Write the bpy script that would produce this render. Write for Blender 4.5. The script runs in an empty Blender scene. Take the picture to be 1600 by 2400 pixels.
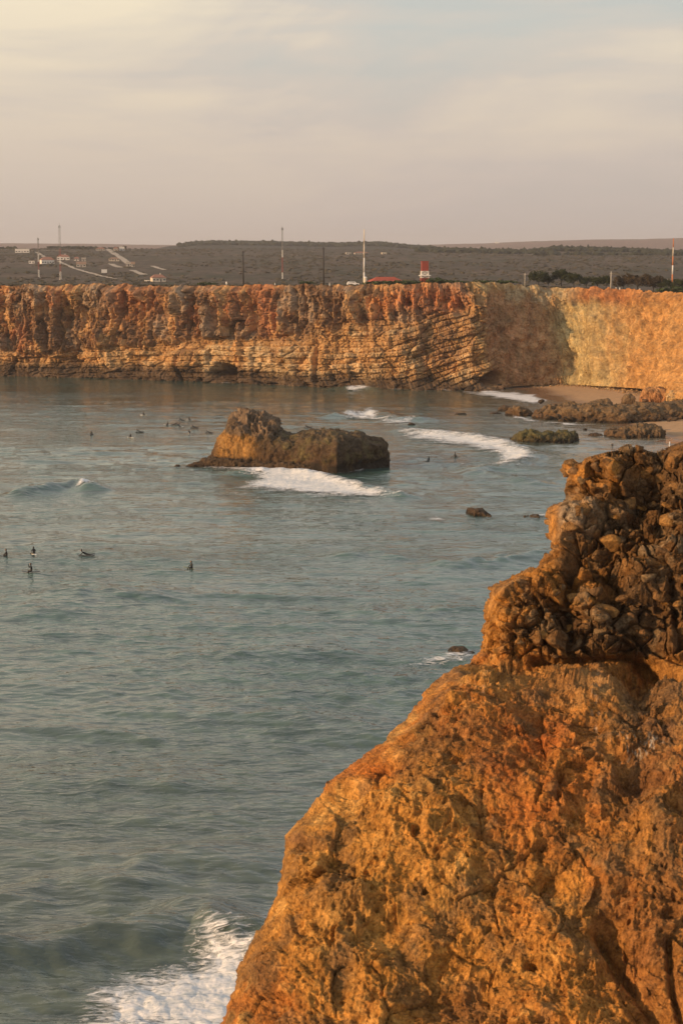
import bpy, bmesh, math, random
import numpy as np
from mathutils import Vector, Matrix, Euler

SC = bpy.context.scene
COL = SC.collection
R = math.radians
random.seed(7)
rng = np.random.default_rng(7)

# ------------------------------------------------------------------ camera, sky, sun, exposure
H = 42.0                      # camera height above the sea, metres
FPX = 4000.0                  # focal length in photo pixels (photo 1600 x 2400)
TP = 0.15                     # tangent of the downward pitch
PITCH = math.atan(TP); CP = math.cos(PITCH); SP = math.sin(PITCH)
cam_d = bpy.data.cameras.new('camera'); cam = bpy.data.objects.new('camera', cam_d)
COL.objects.link(cam); SC.camera = cam
cam.location = (0, 0, H); cam.rotation_euler = (math.pi/2 - PITCH, 0, 0)
cam_d.sensor_fit = 'VERTICAL'; cam_d.sensor_height = 36.0; cam_d.lens = 36.0*FPX/2400.0
cam_d.clip_start = 0.5; cam_d.clip_end = 60000
cam_d.dof.use_dof = True; cam_d.dof.focus_distance = 380; cam_d.dof.aperture_fstop = 2.4

HAZE = 7.5e-5
SUN_EL = R(14); SUN_DIR = Vector((-0.91, -0.41, 0)).normalized()   # towards the sun, horizontally
sd = Vector((SUN_DIR.x*math.cos(SUN_EL), SUN_DIR.y*math.cos(SUN_EL), math.sin(SUN_EL)))
sun_d = bpy.data.lights.new('sun', 'SUN'); sun = bpy.data.objects.new('sun', sun_d); COL.objects.link(sun)
sun_d.energy = 4.9; sun_d.angle = R(1.2); sun_d.color = (1.0, 0.62, 0.31)
sun.rotation_euler = sd.to_track_quat('Z', 'Y').to_euler(); sun.location = (-200, -100, 120)

W = bpy.data.worlds.new('World'); SC.world = W; W.use_nodes = True
wn = W.node_tree; wn.nodes.clear()
def N(nt, t, **kw):
    n = nt.nodes.new(t)
    for k, v in kw.items():
        if k.startswith('i_'):
            key = k[2:]; key = int(key) if key.isdigit() else key.replace('_', ' ')
            n.inputs[key].default_value = v
        else: setattr(n, k, v)
    return n
def ramp(nt, src, stops, interp='LINEAR'):
    r = nt.nodes.new('ShaderNodeValToRGB'); r.color_ramp.interpolation = interp
    e = r.color_ramp.elements
    while len(e) < len(stops): e.new(0.5)
    for el, (p, c) in zip(e, stops):
        el.position = p; el.color = (*c, 1) if len(c) == 3 else c
    nt.links.new(src, r.inputs[0]); return r.outputs[0]
def mixc(nt, fac, a, b, mode='MIX'):
    m = nt.nodes.new('ShaderNodeMix'); m.data_type = 'RGBA'; m.blend_type = mode
    for sock, v in ((m.inputs[0], fac), (m.inputs[6], a), (m.inputs[7], b)):
        if isinstance(v, (int, float)): sock.default_value = v
        elif isinstance(v, tuple): sock.default_value = (*v, 1)
        else: nt.links.new(v, sock)
    return m.outputs[2]
def math_n(nt, op, a, b=0.5, c=None, clamp=False):
    m = nt.nodes.new('ShaderNodeMath'); m.operation = op; m.use_clamp = clamp
    for i, v in enumerate((a, b) if c is None else (a, b, c)):
        if isinstance(v, (int, float)): m.inputs[i].default_value = v
        else: nt.links.new(v, m.inputs[i])
    return m.outputs[0]
sky = N(wn, 'ShaderNodeTexSky', sky_type='NISHITA', sun_disc=False, sun_elevation=SUN_EL,
        sun_rotation=math.atan2(SUN_DIR.x, SUN_DIR.y), altitude=40, air_density=1.2, dust_density=3.0, ozone_density=1.0)
tc = N(wn, 'ShaderNodeTexCoord')
mp = N(wn, 'ShaderNodeMapping'); mp.inputs['Scale'].default_value = (1.3, 1.3, 6.0); mp.inputs['Location'].default_value = (0.35, 0.2, 0.55)
wn.links.new(tc.outputs['Generated'], mp.inputs[0])
n1 = N(wn, 'ShaderNodeTexNoise', i_Scale=2.1, i_Detail=7.0, i_Roughness=0.55, i_Distortion=0.9); wn.links.new(mp.outputs[0], n1.inputs[0])
mp2 = N(wn, 'ShaderNodeMapping'); mp2.inputs['Scale'].default_value = (2.6, 2.6, 20.0); mp2.inputs['Rotation'].default_value = (0.05, 0.06, 0)
wn.links.new(tc.outputs['Generated'], mp2.inputs[0])
n2 = N(wn, 'ShaderNodeTexNoise', i_Scale=1.6, i_Detail=7.0, i_Roughness=0.55, i_Distortion=0.4); wn.links.new(mp2.outputs[0], n2.inputs[0])
sep = N(wn, 'ShaderNodeSeparateXYZ'); wn.links.new(tc.outputs['Generated'], sep.inputs[0])
# veil of cloud: pinkish grey at the horizon, warm cream higher, blue grey between the bands
low = ramp(wn, sep.outputs[2], [(0.0, (0.475, 0.405, 0.350)), (0.05, (0.535, 0.462, 0.392)), (0.12, (0.60, 0.54, 0.445)), (0.3, (0.53, 0.54, 0.50)), (1.0, (0.38, 0.41, 0.42))])
warm = ramp(wn, sep.outputs[2], [(0.0, (0.485, 0.412, 0.352)), (0.06, (0.61, 0.52, 0.41)), (0.14, (0.80, 0.70, 0.50)), (0.35, (0.64, 0.61, 0.51)), (1.0, (0.48, 0.47, 0.44))])
cool = ramp(wn, sep.outputs[2], [(0.0, (0.475, 0.405, 0.352)), (0.06, (0.50, 0.45, 0.385)), (0.13, (0.50, 0.515, 0.46)), (0.35, (0.44, 0.48, 0.48)), (1.0, (0.32, 0.34, 0.36))])
side = math_n(wn, 'MULTIPLY_ADD', sep.outputs[0], -1.6, 0.5)     # warmer towards the sun's side
s1 = math_n(wn, 'MULTIPLY_ADD', n1.outputs[0], 2.6, -1.3)
s2 = math_n(wn, 'MULTIPLY_ADD', n2.outputs[0], 1.6, -0.8)
f = math_n(wn, 'ADD', math_n(wn, 'ADD', s1, s2), side)
fw = math_n(wn, 'MULTIPLY_ADD', f, 1.9, -0.72, clamp=True)
fc = math_n(wn, 'MULTIPLY_ADD', f, -2.2, 0.98, clamp=True)
veil = mixc(wn, fw, low, warm); veil = mixc(wn, fc, veil, cool)
veil10 = mixc(wn, 1.0, veil, (12.0, 11.85, 12.35), 'MULTIPLY')
skyc = mixc(wn, 0.93, sky.outputs[0], veil10)
bg = N(wn, 'ShaderNodeBackground', i_Strength=0.1); wn.links.new(skyc, bg.inputs[0])
wo = N(wn, 'ShaderNodeOutputWorld'); wn.links.new(bg.outputs[0], wo.inputs[0])
SC.view_settings.view_transform = 'Standard'; SC.view_settings.look = 'None'
SC.view_settings.exposure = 0.0; SC.view_settings.gamma = 1; SC.view_settings.use_curve_mapping = False
SC.cycles.volume_step_rate = 10; SC.cycles.max_bounces = 6; SC.cycles.transparent_max_bounces = 12

# ------------------------------------------------------------------ picture <-> place
def ratios(px, py):
    q = (FPX*CP + (1200-py)*SP)
    return (px-800)/q, (-FPX*SP + (1200-py)*CP)/q
def at_depth(px, py, Y):
    a, b = ratios(px, py); return (Y*a, Y + 0*a, H + Y*b)
def on_sea(px, py, z=0.0):
    a, b = ratios(px, py); Y = (z-H)/b
    return (Y*a, Y, z + 0*Y)
def to_px(X, Y, Z):
    f_ = Y*CP - (Z-H)*SP; u_ = Y*SP + (Z-H)*CP
    return 800 + FPX*X/f_, 1200 - FPX*u_/f_

# ------------------------------------------------------------------ numpy noise
def _h(ix, iy, iz, s):
    h = (ix.astype(np.uint32)*np.uint32(374761393) + iy.astype(np.uint32)*np.uint32(668265263)
         + iz.astype(np.uint32)*np.uint32(2147483647-58) + np.uint32((s*1274126177) & 0xffffffff))
    h = (h ^ (h >> np.uint32(13)))*np.uint32(1274126177)
    h = (h ^ (h >> np.uint32(15)))*np.uint32(2246822519)
    return ((h ^ (h >> np.uint32(16))) & np.uint32(0xffffff)).astype(np.float32)/16777215.0
def vn(x, y, z, s=0):
    x, y, z = np.broadcast_arrays(np.float32(x), np.float32(y), np.float32(z))
    ix, iy, iz = np.floor(x).astype(np.int32), np.floor(y).astype(np.int32), np.floor(z).astype(np.int32)
    fx, fy, fz = x-ix, y-iy, z-iz
    fx, fy, fz = [t*t*t*(t*(t*6-15)+10) for t in (fx, fy, fz)]
    r = 0
    for dx in (0, 1):
        for dy in (0, 1):
            for dz in (0, 1):
                w = (fx if dx else 1-fx)*(fy if dy else 1-fy)*(fz if dz else 1-fz)
                r = r + w*_h(ix+dx, iy+dy, iz+dz, s)
    return r*2-1
def fbm(x, y, z, oct=4, s=0, gain=0.5, ridge=False):
    a, t, n = 1.0, 0, 0
    for o in range(oct):
        v = vn(x*2**o+o*17.3, y*2**o-o*9.1, z*2**o+o*5.7, s+o)
        if ridge: v = 1-2*np.abs(v)
        t = t + a*v; n += a; a *= gain
    return t/n
def voro(x, y, z, s=0, jit=0.9):
    x, y, z = np.broadcast_arrays(np.float32(x), np.float32(y), np.float32(z))
    ix, iy, iz = np.floor(x).astype(np.int32), np.floor(y).astype(np.int32), np.floor(z).astype(np.int32)
    f1 = np.full(x.shape, 9.0, np.float32); f2 = f1.copy(); idv = np.zeros(x.shape, np.float32)
    for dx in (-1, 0, 1):
        for dy in (-1, 0, 1):
            for dz in (-1, 0, 1):
                a, b, c = ix+dx, iy+dy, iz+dz
                h1 = _h(a, b, c, s); h2 = _h(a, b, c, s+77); h3 = _h(a, b, c, s+155)
                d = (a+0.5+(h1-.5)*jit-x)**2 + (b+0.5+(h2-.5)*jit-y)**2 + (c+0.5+(h3-.5)*jit-z)**2
                m = d < f1
                f2 = np.where(m, f1, np.minimum(f2, d)); idv = np.where(m, h1*7.13 % 1, idv); f1 = np.where(m, d, f1)
    return np.sqrt(f1), np.sqrt(f2), idv
def voroF(x, y, z, s=0, jit=0.95):
    """like voro, plus a randomly tilted plane per cell: broken faces instead of pebbles"""
    x, y, z = np.broadcast_arrays(np.float32(x), np.float32(y), np.float32(z))
    ix, iy, iz = np.floor(x).astype(np.int32), np.floor(y).astype(np.int32), np.floor(z).astype(np.int32)
    f1 = np.full(x.shape, 9.0, np.float32); f2 = f1.copy(); idv = np.zeros(x.shape, np.float32); fac = np.zeros(x.shape, np.float32)
    for dx in (-1, 0, 1):
        for dy in (-1, 0, 1):
            for dz in (-1, 0, 1):
                a, b, c = ix+dx, iy+dy, iz+dz
                h1 = _h(a, b, c, s); h2 = _h(a, b, c, s+77); h3 = _h(a, b, c, s+155)
                ax, ay, az = x-(a+0.5+(h1-.5)*jit), y-(b+0.5+(h2-.5)*jit), z-(c+0.5+(h3-.5)*jit)
                d = ax*ax+ay*ay+az*az; m = d < f1
                f2 = np.where(m, f1, np.minimum(f2, d)); idv = np.where(m, h1*7.13 % 1, idv)
                g1 = (h2*13.7 % 1)*2-1; g2 = (h3*17.3 % 1)*2-1; g3 = (h1*23.1 % 1)*2-1
                fac = np.where(m, ax*g1+ay*g2+az*g3, fac); f1 = np.where(m, d, f1)
    return np.sqrt(f1), np.sqrt(f2), idv, fac
def sst(a, b, x):
    t = np.clip((x-a)/(b-a), 0, 1); return t*t*(3-2*t)
def lerp(a, b, t): return a+(b-a)*t
def interp(x, pts): return np.interp(x, [p[0] for p in pts], [p[1] for p in pts])
def pl_dist(px, py, pts, sy=1.0):
    d = np.full(np.shape(px), 1e9)
    for (x0, y0), (x1, y1) in zip(pts[:-1], pts[1:]):
        vx, vy = x1-x0, (y1-y0)*sy
        t = np.clip(((px-x0)*vx + (py-y0)*sy*vy)/(vx*vx+vy*vy+1e-9), 0, 1)
        d = np.minimum(d, np.hypot(px-x0-t*vx, (py-y0)*sy-t*vy))
    return d
def in_poly(px, py, pts):
    c = np.zeros(np.shape(px), bool)
    for (x0, y0), (x1, y1) in zip(pts, pts[1:]+pts[:1]):
        if y0 == y1: continue
        c ^= ((y0 > py) != (y1 > py)) & (px < (x1-x0)*(py-y0)/(y1-y0)+x0)
    return c

# ------------------------------------------------------------------ mesh helpers
def tag(o, label=None, cat=None, group=None, kind=None):
    if label: o['label'] = label
    if cat: o['category'] = cat
    if group: o['group'] = group
    if kind: o['kind'] = kind
    return o
def link(name, me, mat=None, parent=None, loc=None, **kw):
    o = bpy.data.objects.new(name, me); COL.objects.link(o)
    if mat is not None and me is not None and not me.materials: me.materials.append(mat)
    if parent: o.parent = parent
    if loc is not None: o.location = loc
    return tag(o, **kw)
def np_mesh(name, V, F, cols=None, smooth=True, extra=None):
    me = bpy.data.meshes.new(name)
    V = np.asarray(V, np.float32); F = np.asarray(F, np.int32)
    k = F.shape[1]
    me.vertices.add(len(V)); me.vertices.foreach_set('co', V.ravel())
    me.loops.add(F.size); me.loops.foreach_set('vertex_index', F.ravel())
    me.polygons.add(len(F)); me.polygons.foreach_set('loop_start', np.arange(0, F.size, k, dtype=np.int32))
    me.polygons.foreach_set('use_smooth', np.full(len(F), smooth))
    me.update(calc_edges=True)
    if cols is not None:
        c = np.ones((len(V), 4), np.float32); c[:, :3] = np.clip(cols, 0, 1)
        a = me.color_attributes.new('Col', 'FLOAT_COLOR', 'POINT'); a.data.foreach_set('color', c.ravel())
    if extra:
        for k2, v in extra.items():
            a = me.attributes.new(k2, 'FLOAT', 'POINT'); a.data.foreach_set('value', np.asarray(v, np.float32).ravel())
    return me
def grid_faces(nr, nc, flip=False, wrap=False):
    i = np.arange(nr-1)[:, None]; j = np.arange(nc if wrap else nc-1)[None, :]
    j2 = (j+1) % nc
    a = i*nc+j; b = i*nc+j2; c = (i+1)*nc+j2; d = (i+1)*nc+j
    F = np.stack([a, b, c, d] if not flip else [a, d, c, b], -1)
    return F.reshape(-1, 4)
def normals_grid(X, Y, Z, flip=False):
    dux, duy, duz = [np.gradient(t, axis=1) for t in (X, Y, Z)]
    dvx, dvy, dvz = [np.gradient(t, axis=0) for t in (X, Y, Z)]
    nx = duy*dvz-duz*dvy; ny = duz*dvx-dux*dvz; nz = dux*dvy-duy*dvx
    l = np.sqrt(nx*nx+ny*ny+nz*nz)+1e-9
    s = -1 if flip else 1
    return s*nx/l, s*ny/l, s*nz/l
class MB:
    """collects simple solids, builds ONE mesh"""
    def __init__(s): s.v = []; s.f = []
    def add(s, vs, fs):
        n = len(s.v); s.v += [tuple(v) for v in vs]; s.f += [tuple(i+n for i in f_) for f_ in fs]; return s
    def box(s, x0, x1, y0, y1, z0, z1):
        return s.add([(x0,y0,z0),(x1,y0,z0),(x1,y1,z0),(x0,y1,z0),(x0,y0,z1),(x1,y0,z1),(x1,y1,z1),(x0,y1,z1)],
                     [(0,3,2,1),(4,5,6,7),(0,1,5,4),(1,2,6,5),(2,3,7,6),(3,0,4,7)])
    def tube(s, p, q, r0, r1=None, n=6):
        p, q = Vector(p), Vector(q); r1 = r0 if r1 is None else r1
        d = (q-p).normalized(); u = d.orthogonal().normalized(); w = d.cross(u)
        vs = []
        for c, r in ((p, r0), (q, r1)):
            for k in range(n):
                a = 2*math.pi*k/n; vs.append(c+u*math.cos(a)*r+w*math.sin(a)*r)
        return s.add(vs, [(k, (k+1) % n, n+(k+1) % n, n+k) for k in range(n)]+[tuple(range(n))[::-1], tuple(range(n, 2*n))])
    def mesh(s, name, smooth=False):
        me = bpy.data.meshes.new(name); me.from_pydata(s.v, [], s.f); me.update()
        if smooth:
            for p in me.polygons: p.use_smooth = True
        return me
    def build(s, name, mat, parent=None, smooth=False, **kw):
        return link(name, s.mesh(name, smooth), mat, parent, **kw)
def empty(name, loc, rz=0, **kw):
    o = bpy.data.objects.new(name, None); COL.objects.link(o); o.location = loc; o.rotation_euler = (0, 0, rz)
    o.empty_display_size = 0.5
    return tag(o, **kw)

# ------------------------------------------------------------------ materials
def new_mat(name, rough=0.85, spec=0.2):
    m = bpy.data.materials.new(name); m.use_nodes = True
    nt = m.node_tree; b = nt.nodes['Principled BSDF']
    b.inputs['Roughness'].default_value = rough; b.inputs['Specular IOR Level'].default_value = spec
    return m, nt, b
def plain(name, c, rough=0.8, var=0.15, scale=1.2, spec=0.25):
    m, nt, b = new_mat(name, rough, spec)
    t = N(nt, 'ShaderNodeTexCoord'); n = N(nt, 'ShaderNodeTexNoise', i_Scale=scale, i_Detail=5.0)
    nt.links.new(t.outputs['Object'], n.inputs[0])
    c0 = tuple(max(0, v*(1-var)) for v in c); c1 = tuple(min(1, v*(1+var)) for v in c)
    nt.links.new(ramp(nt, n.outputs[0], [(0.3, c0), (0.7, c1)]), b.inputs[0]); return m
TONE = (0.80, 0.73, 0.62)     # these rocks are a little browner than the painted values
def rock_mat(name, s_fine, s_mid, bump, tone=TONE, amt=0.35, rough=0.9, dist=0.05, cr=0.5):
    """vertex-painted rock colour broken up by grain, pores and cracks"""
    m, nt, b = new_mat(name, rough, 0.25)
    a = N(nt, 'ShaderNodeVertexColor', layer_name='Col')
    g = N(nt, 'ShaderNodeNewGeometry')
    n1 = N(nt, 'ShaderNodeTexNoise', i_Scale=s_fine, i_Detail=8.0, i_Roughness=0.62); nt.links.new(g.outputs[0], n1.inputs[0])
    n2 = N(nt, 'ShaderNodeTexNoise', i_Scale=s_mid, i_Detail=6.0, i_Roughness=0.6, i_Distortion=0.6); nt.links.new(g.outputs[0], n2.inputs[0])
    v = N(nt, 'ShaderNodeTexVoronoi', feature='DISTANCE_TO_EDGE', i_Scale=s_mid*1.7)
    nz = N(nt, 'ShaderNodeVectorMath', operation='MULTIPLY_ADD'); nt.links.new(n2.outputs[1], nz.inputs[0]); nz.inputs[1].default_value = (0.8/s_mid,)*3
    nt.links.new(g.outputs[0], nz.inputs[2]); nt.links.new(nz.outputs[0], v.inputs[0])
    lo = 1-amt; hi = 1+amt
    r1 = ramp(nt, n1.outputs[0], [(0.28, (lo, lo*0.97, lo*0.94)), (0.72, (hi, hi, hi*0.98))])
    r2 = ramp(nt, n2.outputs[0], [(0.3, (lo*0.95, lo*0.9, lo*0.85)), (0.5, (1, 1, 1)), (0.7, (hi, hi*1.02, hi*1.06))])
    c = mixc(nt, 1.0, a.outputs[0], r1, 'MULTIPLY'); c = mixc(nt, 1.0, c, r2, 'MULTIPLY'); c = mixc(nt, 1.0, c, tone, 'MULTIPLY')
    nt.links.new(c, b.inputs[0])
    crk = ramp(nt, v.outputs[0], [(0.0, (0, 0, 0)), (0.09, (1, 1, 1))])
    hgt = math_n(nt, 'ADD', math_n(nt, 'MULTIPLY', n1.outputs[0], 0.6), math_n(nt, 'ADD', math_n(nt, 'MULTIPLY', n2.outputs[0], 1.0), math_n(nt, 'MULTIPLY', crk, cr*0.35)))
    bp = N(nt, 'ShaderNodeBump', i_Strength=bump, i_Distance=dist); nt.links.new(hgt, bp.inputs['Height'])
    nt.links.new(bp.outputs[0], b.inputs['Normal'])
    return m
M_near = rock_mat('near_rock', 11.0, 2.2, 1.0, TONE, 0.46, dist=0.15, cr=0.5)
M_far = rock_mat('far_rock', 1.3, 0.35, 0.9, (.90, .86, .80), 0.34, dist=0.5, cr=0.5)
M_stack = rock_mat('stack_rock', 2.5, 0.8, 1.0, (.82, .78, .70), 0.38, dist=0.25, cr=0.6)

# ------------------------------------------------------------------ the sea
def shore_x(Y):                       # x of the waterline on the beach at distance Y
    return interp(Y, [(330, 84), (369, 74), (391, 70), (420, 66), (450, 63), (480, 61), (505, 59), (530, 57), (548, 56), (560, 50), (580, 30), (600, 10)])
wr = np.random.default_rng(3)
WAVES = []
for k in range(90):
    lam = 0.9*(22/0.9)**(wr.random())
    th = R(82) + wr.normal()*R(17 if lam > 6 else 27)
    amp = 0.0052*lam**0.74*(0.5+wr.random())
    WAVES.append((lam, math.cos(th)*2*math.pi/lam, math.sin(th)*2*math.pi/lam, amp, wr.random()*6.28))
SWELLS = [   # crest in photo pixels, width (m), height (m)
    ([(60, 1160), (130, 1148), (185, 1142), (214, 1150)], 3.0, 1.1),
    ([(-50, 2262), (150, 2235), (330, 2205), (440, 2165), (480, 2160), (540, 2205), (640, 2235)], 2.6, 1.0),
    ([(560, 1112), (700, 1112), (780, 1128), (860, 1150), (945, 1166)], 2.5, 0.7),
    ([(940, 1012), (1100, 1024), (1200, 1045), (1250, 1072), (1200, 1095), (1110, 1105)], 3.0, 0.55),
    ([(785, 978), (870, 966), (930, 985), (985, 986)], 4.0, 0.8),
    ([(800, 912), (850, 911), (875, 916)], 4.0, 0.8),
    ([(1120, 1112), (1180, 1120), (1260, 1136)], 2.5, 0.5),
    ([(120, 1425), (220, 1392), (300, 1400)], 6.0, 0.55), ([(100, 1600), (300, 1570)], 4.0, 0.2),
    ([(820, 1306), (870, 1298), (910, 1308)], 3.0, 0.45), ([(1060, 1330), (1180, 1318), (1300, 1300)], 4.0, 0.7),
    ([(520, 1560), (620, 1535), (750, 1520)], 5.0, 0.4), ([(900, 1445), (1080, 1435)], 4.5, 0.4),
    ([(340, 1640), (520, 1655), (640, 1640)], 5.0, 0.3), ([(700, 1700), (860, 1720)], 4.0, 0.3),
    ([(0, 1860), (200, 1830), (400, 1850)], 4.0, 0.28), ([(330, 2045), (480, 2015), (560, 2040)], 3.0, 0.45),
    ([(0, 2120), (160, 2080), (260, 2090)], 3.0, 0.4), ([(300, 1010), (500, 1004)], 4.0, 0.2),
]
SWW = []
for pts, w, h in SWELLS:
    P = [on_sea(np.float64(a), np.float64(b)) for a, b in pts]
    SWW.append(([(float(p[0]), float(p[1])) for p in P], w, h))
def sea_z(X, Y):
    X = np.asarray(X, np.float64); Y = np.asarray(Y, np.float64)
    z = np.zeros(np.broadcast(X, Y).shape)
    step = Y*Y/(FPX*H)*1.3
    for lam, kx, ky, a, ph in WAVES:
        w = np.clip(lam/(step*2.5)-0.6, 0, 1)
        s = np.sin(kx*X+ky*Y+ph+0.6*np.sin(0.021*X+0.033*Y+ph*3))
        z += a*w*(s+0.25*s*s)
    z *= 0.75+0.55*vn(X/55, Y/40, 0.5, 21)
    calm = sst(430, 540, Y)*0.6
    z *= 1-calm
    for pts, w, h in SWW:
        xs = [p[0] for p in pts]; ys = [p[1] for p in pts]
        m = (X > min(xs)-4*w) & (X < max(xs)+4*w) & (Y > min(ys)-4*w) & (Y < max(ys)+4*w)
        if m.any():
            d = pl_dist(X[m], Y[m], pts); z[m] += 1.25*h*np.exp(-(d/w)**2)*(1+0.25*vn(X[m]/1.7, Y[m]/1.7, 0, 5))
    return z
pyr = np.concatenate([np.array([4200, 3600, 3200, 2900, 2700, 2580, 2500]), np.linspace(2440, 1800, 330), np.linspace(1798, 866, 640), np.array([855, 830, 800])])
cols_ = np.concatenate([np.array([-9000, -5000, -3000, -1800, -1100, -700, -450, -280]), np.linspace(-160, 1460, 560), np.linspace(1480, 1760, 30), np.array([1900, 2200, 2700, 3500, 5000])])
PX, PY = np.meshgrid(cols_, pyr)
SX, SY, _ = on_sea(PX, PY)
SX = np.where((PX < -160) | (PX > 1760), SY*(PX-800)/4000.0, SX)
SZ = sea_z(SX, SY)
def water_mat():
    m, nt, b = new_mat('sea_water', 0.12, 0.5)
    b.inputs['IOR'].default_value = 1.75
    g = N(nt, 'ShaderNodeNewGeometry')
    def nz(sx, sy, sc, det, dist=0.3, rough=0.55):
        mp = N(nt, 'ShaderNodeMapping'); mp.inputs['Scale'].default_value = (sx, sy, 1); mp.inputs['Rotation'].default_value = (0, 0, R(-7))
        nt.links.new(g.outputs[0], mp.inputs[0])
        n = N(nt, 'ShaderNodeTexNoise', i_Scale=sc, i_Detail=det, i_Roughness=rough, i_Distortion=dist); nt.links.new(mp.outputs[0], n.inputs[0]); return n
    big = nz(0.5, 1.0, 0.035, 4.0, 0.8)                     # gusts
    mid = nz(0.38, 1.0, 0.50, 2.0, 0.5, .45)                # wavelets of a metre or two
    rip = nz(0.34, 1.0, 1.75, 2.0, 0.5, .45)                # long crested ripples
    fine = nz(0.55, 1.0, 4.6, 2.0, 0.4, .5)                 # cat's paws
    gust = ramp(nt, big.outputs[0], [(0.42, (0.15, 0.15, 0.15)), (0.64, (1, 1, 1))])
    def mm(x, g0, g1): return math_n(nt, 'MULTIPLY', x, math_n(nt, 'MULTIPLY_ADD', gust, g1, g0))
    rr = math_n(nt, 'POWER', rip.outputs[0], 1.6)
    h = math_n(nt, 'ADD', mm(mid.outputs[0], 0.13, 0.15), math_n(nt, 'ADD', mm(rr, 0.065, 0.16), mm(fine.outputs[0], 0.006, 0.04)))
    bp = N(nt, 'ShaderNodeBump', i_Strength=1.0, i_Distance=1.0); nt.links.new(h, bp.inputs['Height'])
    nt.links.new(bp.outputs[0], b.inputs['Normal'])
    a = N(nt, 'ShaderNodeVertexColor', layer_name='Col')
    r = ramp(nt, mid.outputs[0], [(0.36, (0.6, 0.68, 0.68)), (0.62, (1.3, 1.3, 1.25))])
    nt.links.new(mixc(nt, 1.0, a.outputs[0], r, 'MULTIPLY'), b.inputs[0])
    nt.links.new(ramp(nt, big.outputs[0], [(0.3, (0.04,)*3), (0.7, (0.08,)*3)]), b.inputs['Roughness'])
    return m
M_water = water_mat()
# body colour: green-grey over sand near the beach and the foreground, teal further out
c_deep = np.array([0.046, 0.090, 0.080]); c_sand = np.array([0.17, 0.145, 0.105]); c_green = np.array([0.052, 0.070, 0.050])
shal = np.clip(1-(shore_x(SY)-SX)/45.0, 0, 1)*(SY > 340)
near_g = sst(190, 95, SY)
cc = c_deep[None, None]*(1-near_g[..., None]) + c_green[None, None]*near_g[..., None]
cc = cc*(1-shal[..., None]) + c_sand[None, None]*shal[..., None]
sea = link('sea', np_mesh('sea', np.stack([SX, SY, SZ], -1).reshape(-1, 3), grid_faces(*SX.shape), cc.reshape(-1, 3)), M_water, kind='structure')

# ------------------------------------------------------------------ foam
def foam_mat():
    m, nt, b = new_mat('foam_white', 0.7, 0.3)
    at = N(nt, 'ShaderNodeAttribute', attribute_name='foam'); g = N(nt, 'ShaderNodeNewGeometry')
    mp = N(nt, 'ShaderNodeMapping'); mp.inputs['Scale'].default_value = (0.40, 1.0, 1.0); nt.links.new(g.outputs[0], mp.inputs[0])
    n = N(nt, 'ShaderNodeTexNoise', i_Scale=2.0, i_Detail=9.0, i_Roughness=0.7, i_Distortion=1.4); nt.links.new(mp.outputs[0], n.inputs[0])
    n2 = N(nt, 'ShaderNodeTexNoise', i_Scale=0.35, i_Detail=4.0, i_Roughness=0.6, i_Distortion=0.6); nt.links.new(mp.outputs[0], n2.inputs[0])
    s = math_n(nt, 'ADD', math_n(nt, 'MULTIPLY', n.outputs[0], 0.9), math_n(nt, 'MULTIPLY', n2.outputs[0], 0.5))
    al = math_n(nt, 'MULTIPLY_ADD', math_n(nt, 'ADD', s, math_n(nt, 'MULTIPLY', at.outputs['Fac'], 0.78)), 4.6, -4.9, clamp=True)
    nt.links.new(al, b.inputs['Alpha'])
    nt.links.new(ramp(nt, n.outputs[0], [(0.32, (0.45, 0.50, 0.52)), (0.6, (0.88, 0.86, 0.86))]), b.inputs[0])
    bp = N(nt, 'ShaderNodeBump', i_Strength=0.8, i_Distance=0.16); nt.links.new(n.outputs[0], bp.inputs['Height']); nt.links.new(bp.outputs[0], b.inputs['Normal'])
    return m
M_foam = foam_mat()
def foam(name, pts, strength=1.0, soft=10.0, lift=0.12, puff=0.25, sy=2.2, grow=8, wob=9):
    pts = [(float(a), float(b)) for a, b in pts]
    xs = [p[0] for p in pts]; ys = [p[1] for p in pts]
    x0, x1, y0, y1 = min(xs)-grow, max(xs)+grow, min(ys)-grow/sy, max(ys)+grow/sy
    nc = int(np.clip((x1-x0)/2.2, 12, 260)); nr = int(np.clip((y1-y0)/1.2, 10, 220))
    px, py = np.meshgrid(np.linspace(x0, x1, nc), np.linspace(y1, y0, nr))
    X, Y, _ = on_sea(px, py)
    d = pl_dist(px, py, pts+[pts[0]], sy); ins = in_poly(px, py, pts)
    sdv = np.where(ins, d, -d) + wob*fbm(X/3.0, Y/4.0, 0, 5, 31)
    mk = np.clip(0.36+sdv/soft*0.20, 0, 1)*strength
    Z = sea_z(X, Y)+lift+puff*np.clip(mk, 0, 1)*(0.4+0.6*np.abs(fbm(X/1.3, Y/1.6, 0, 4, 9)))*1.3
    F = grid_faces(*X.shape)
    keep = (mk.ravel()[F] > 0.14).any(1); F = F[keep]
    if not len(F): return
    used, inv = np.unique(F, return_inverse=True); F = inv.reshape(F.shape)
    V = np.stack([X, Y, Z], -1).reshape(-1, 3)[used]
    return link(name, np_mesh(name, V, F, extra={'foam': mk.ravel()[used]}), M_foam, kind='stuff')
foam('surf_foam', [(470,1096),(560,1089),(600,1092),(650,1090),(700,1102),(745,1105),(790,1124),(850,1143),(945,1168),(880,1173),(760,1167),(660,1158),(550,1147),(600,1124),(540,1107),(480,1101)], 1.12, 17)
foam('surf_foam', [(425,1092),(500,1092),(620,1098),(700,1106),(640,1108),(520,1101),(430,1096)], 0.8, 8)
foam('surf_foam', [(500,1072),(640,1084),(760,1104),(860,1098),(925,1092),(925,1100),(860,1107),(770,1114),(640,1096),(500,1084)], 0.75, 6, puff=.12)
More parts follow.
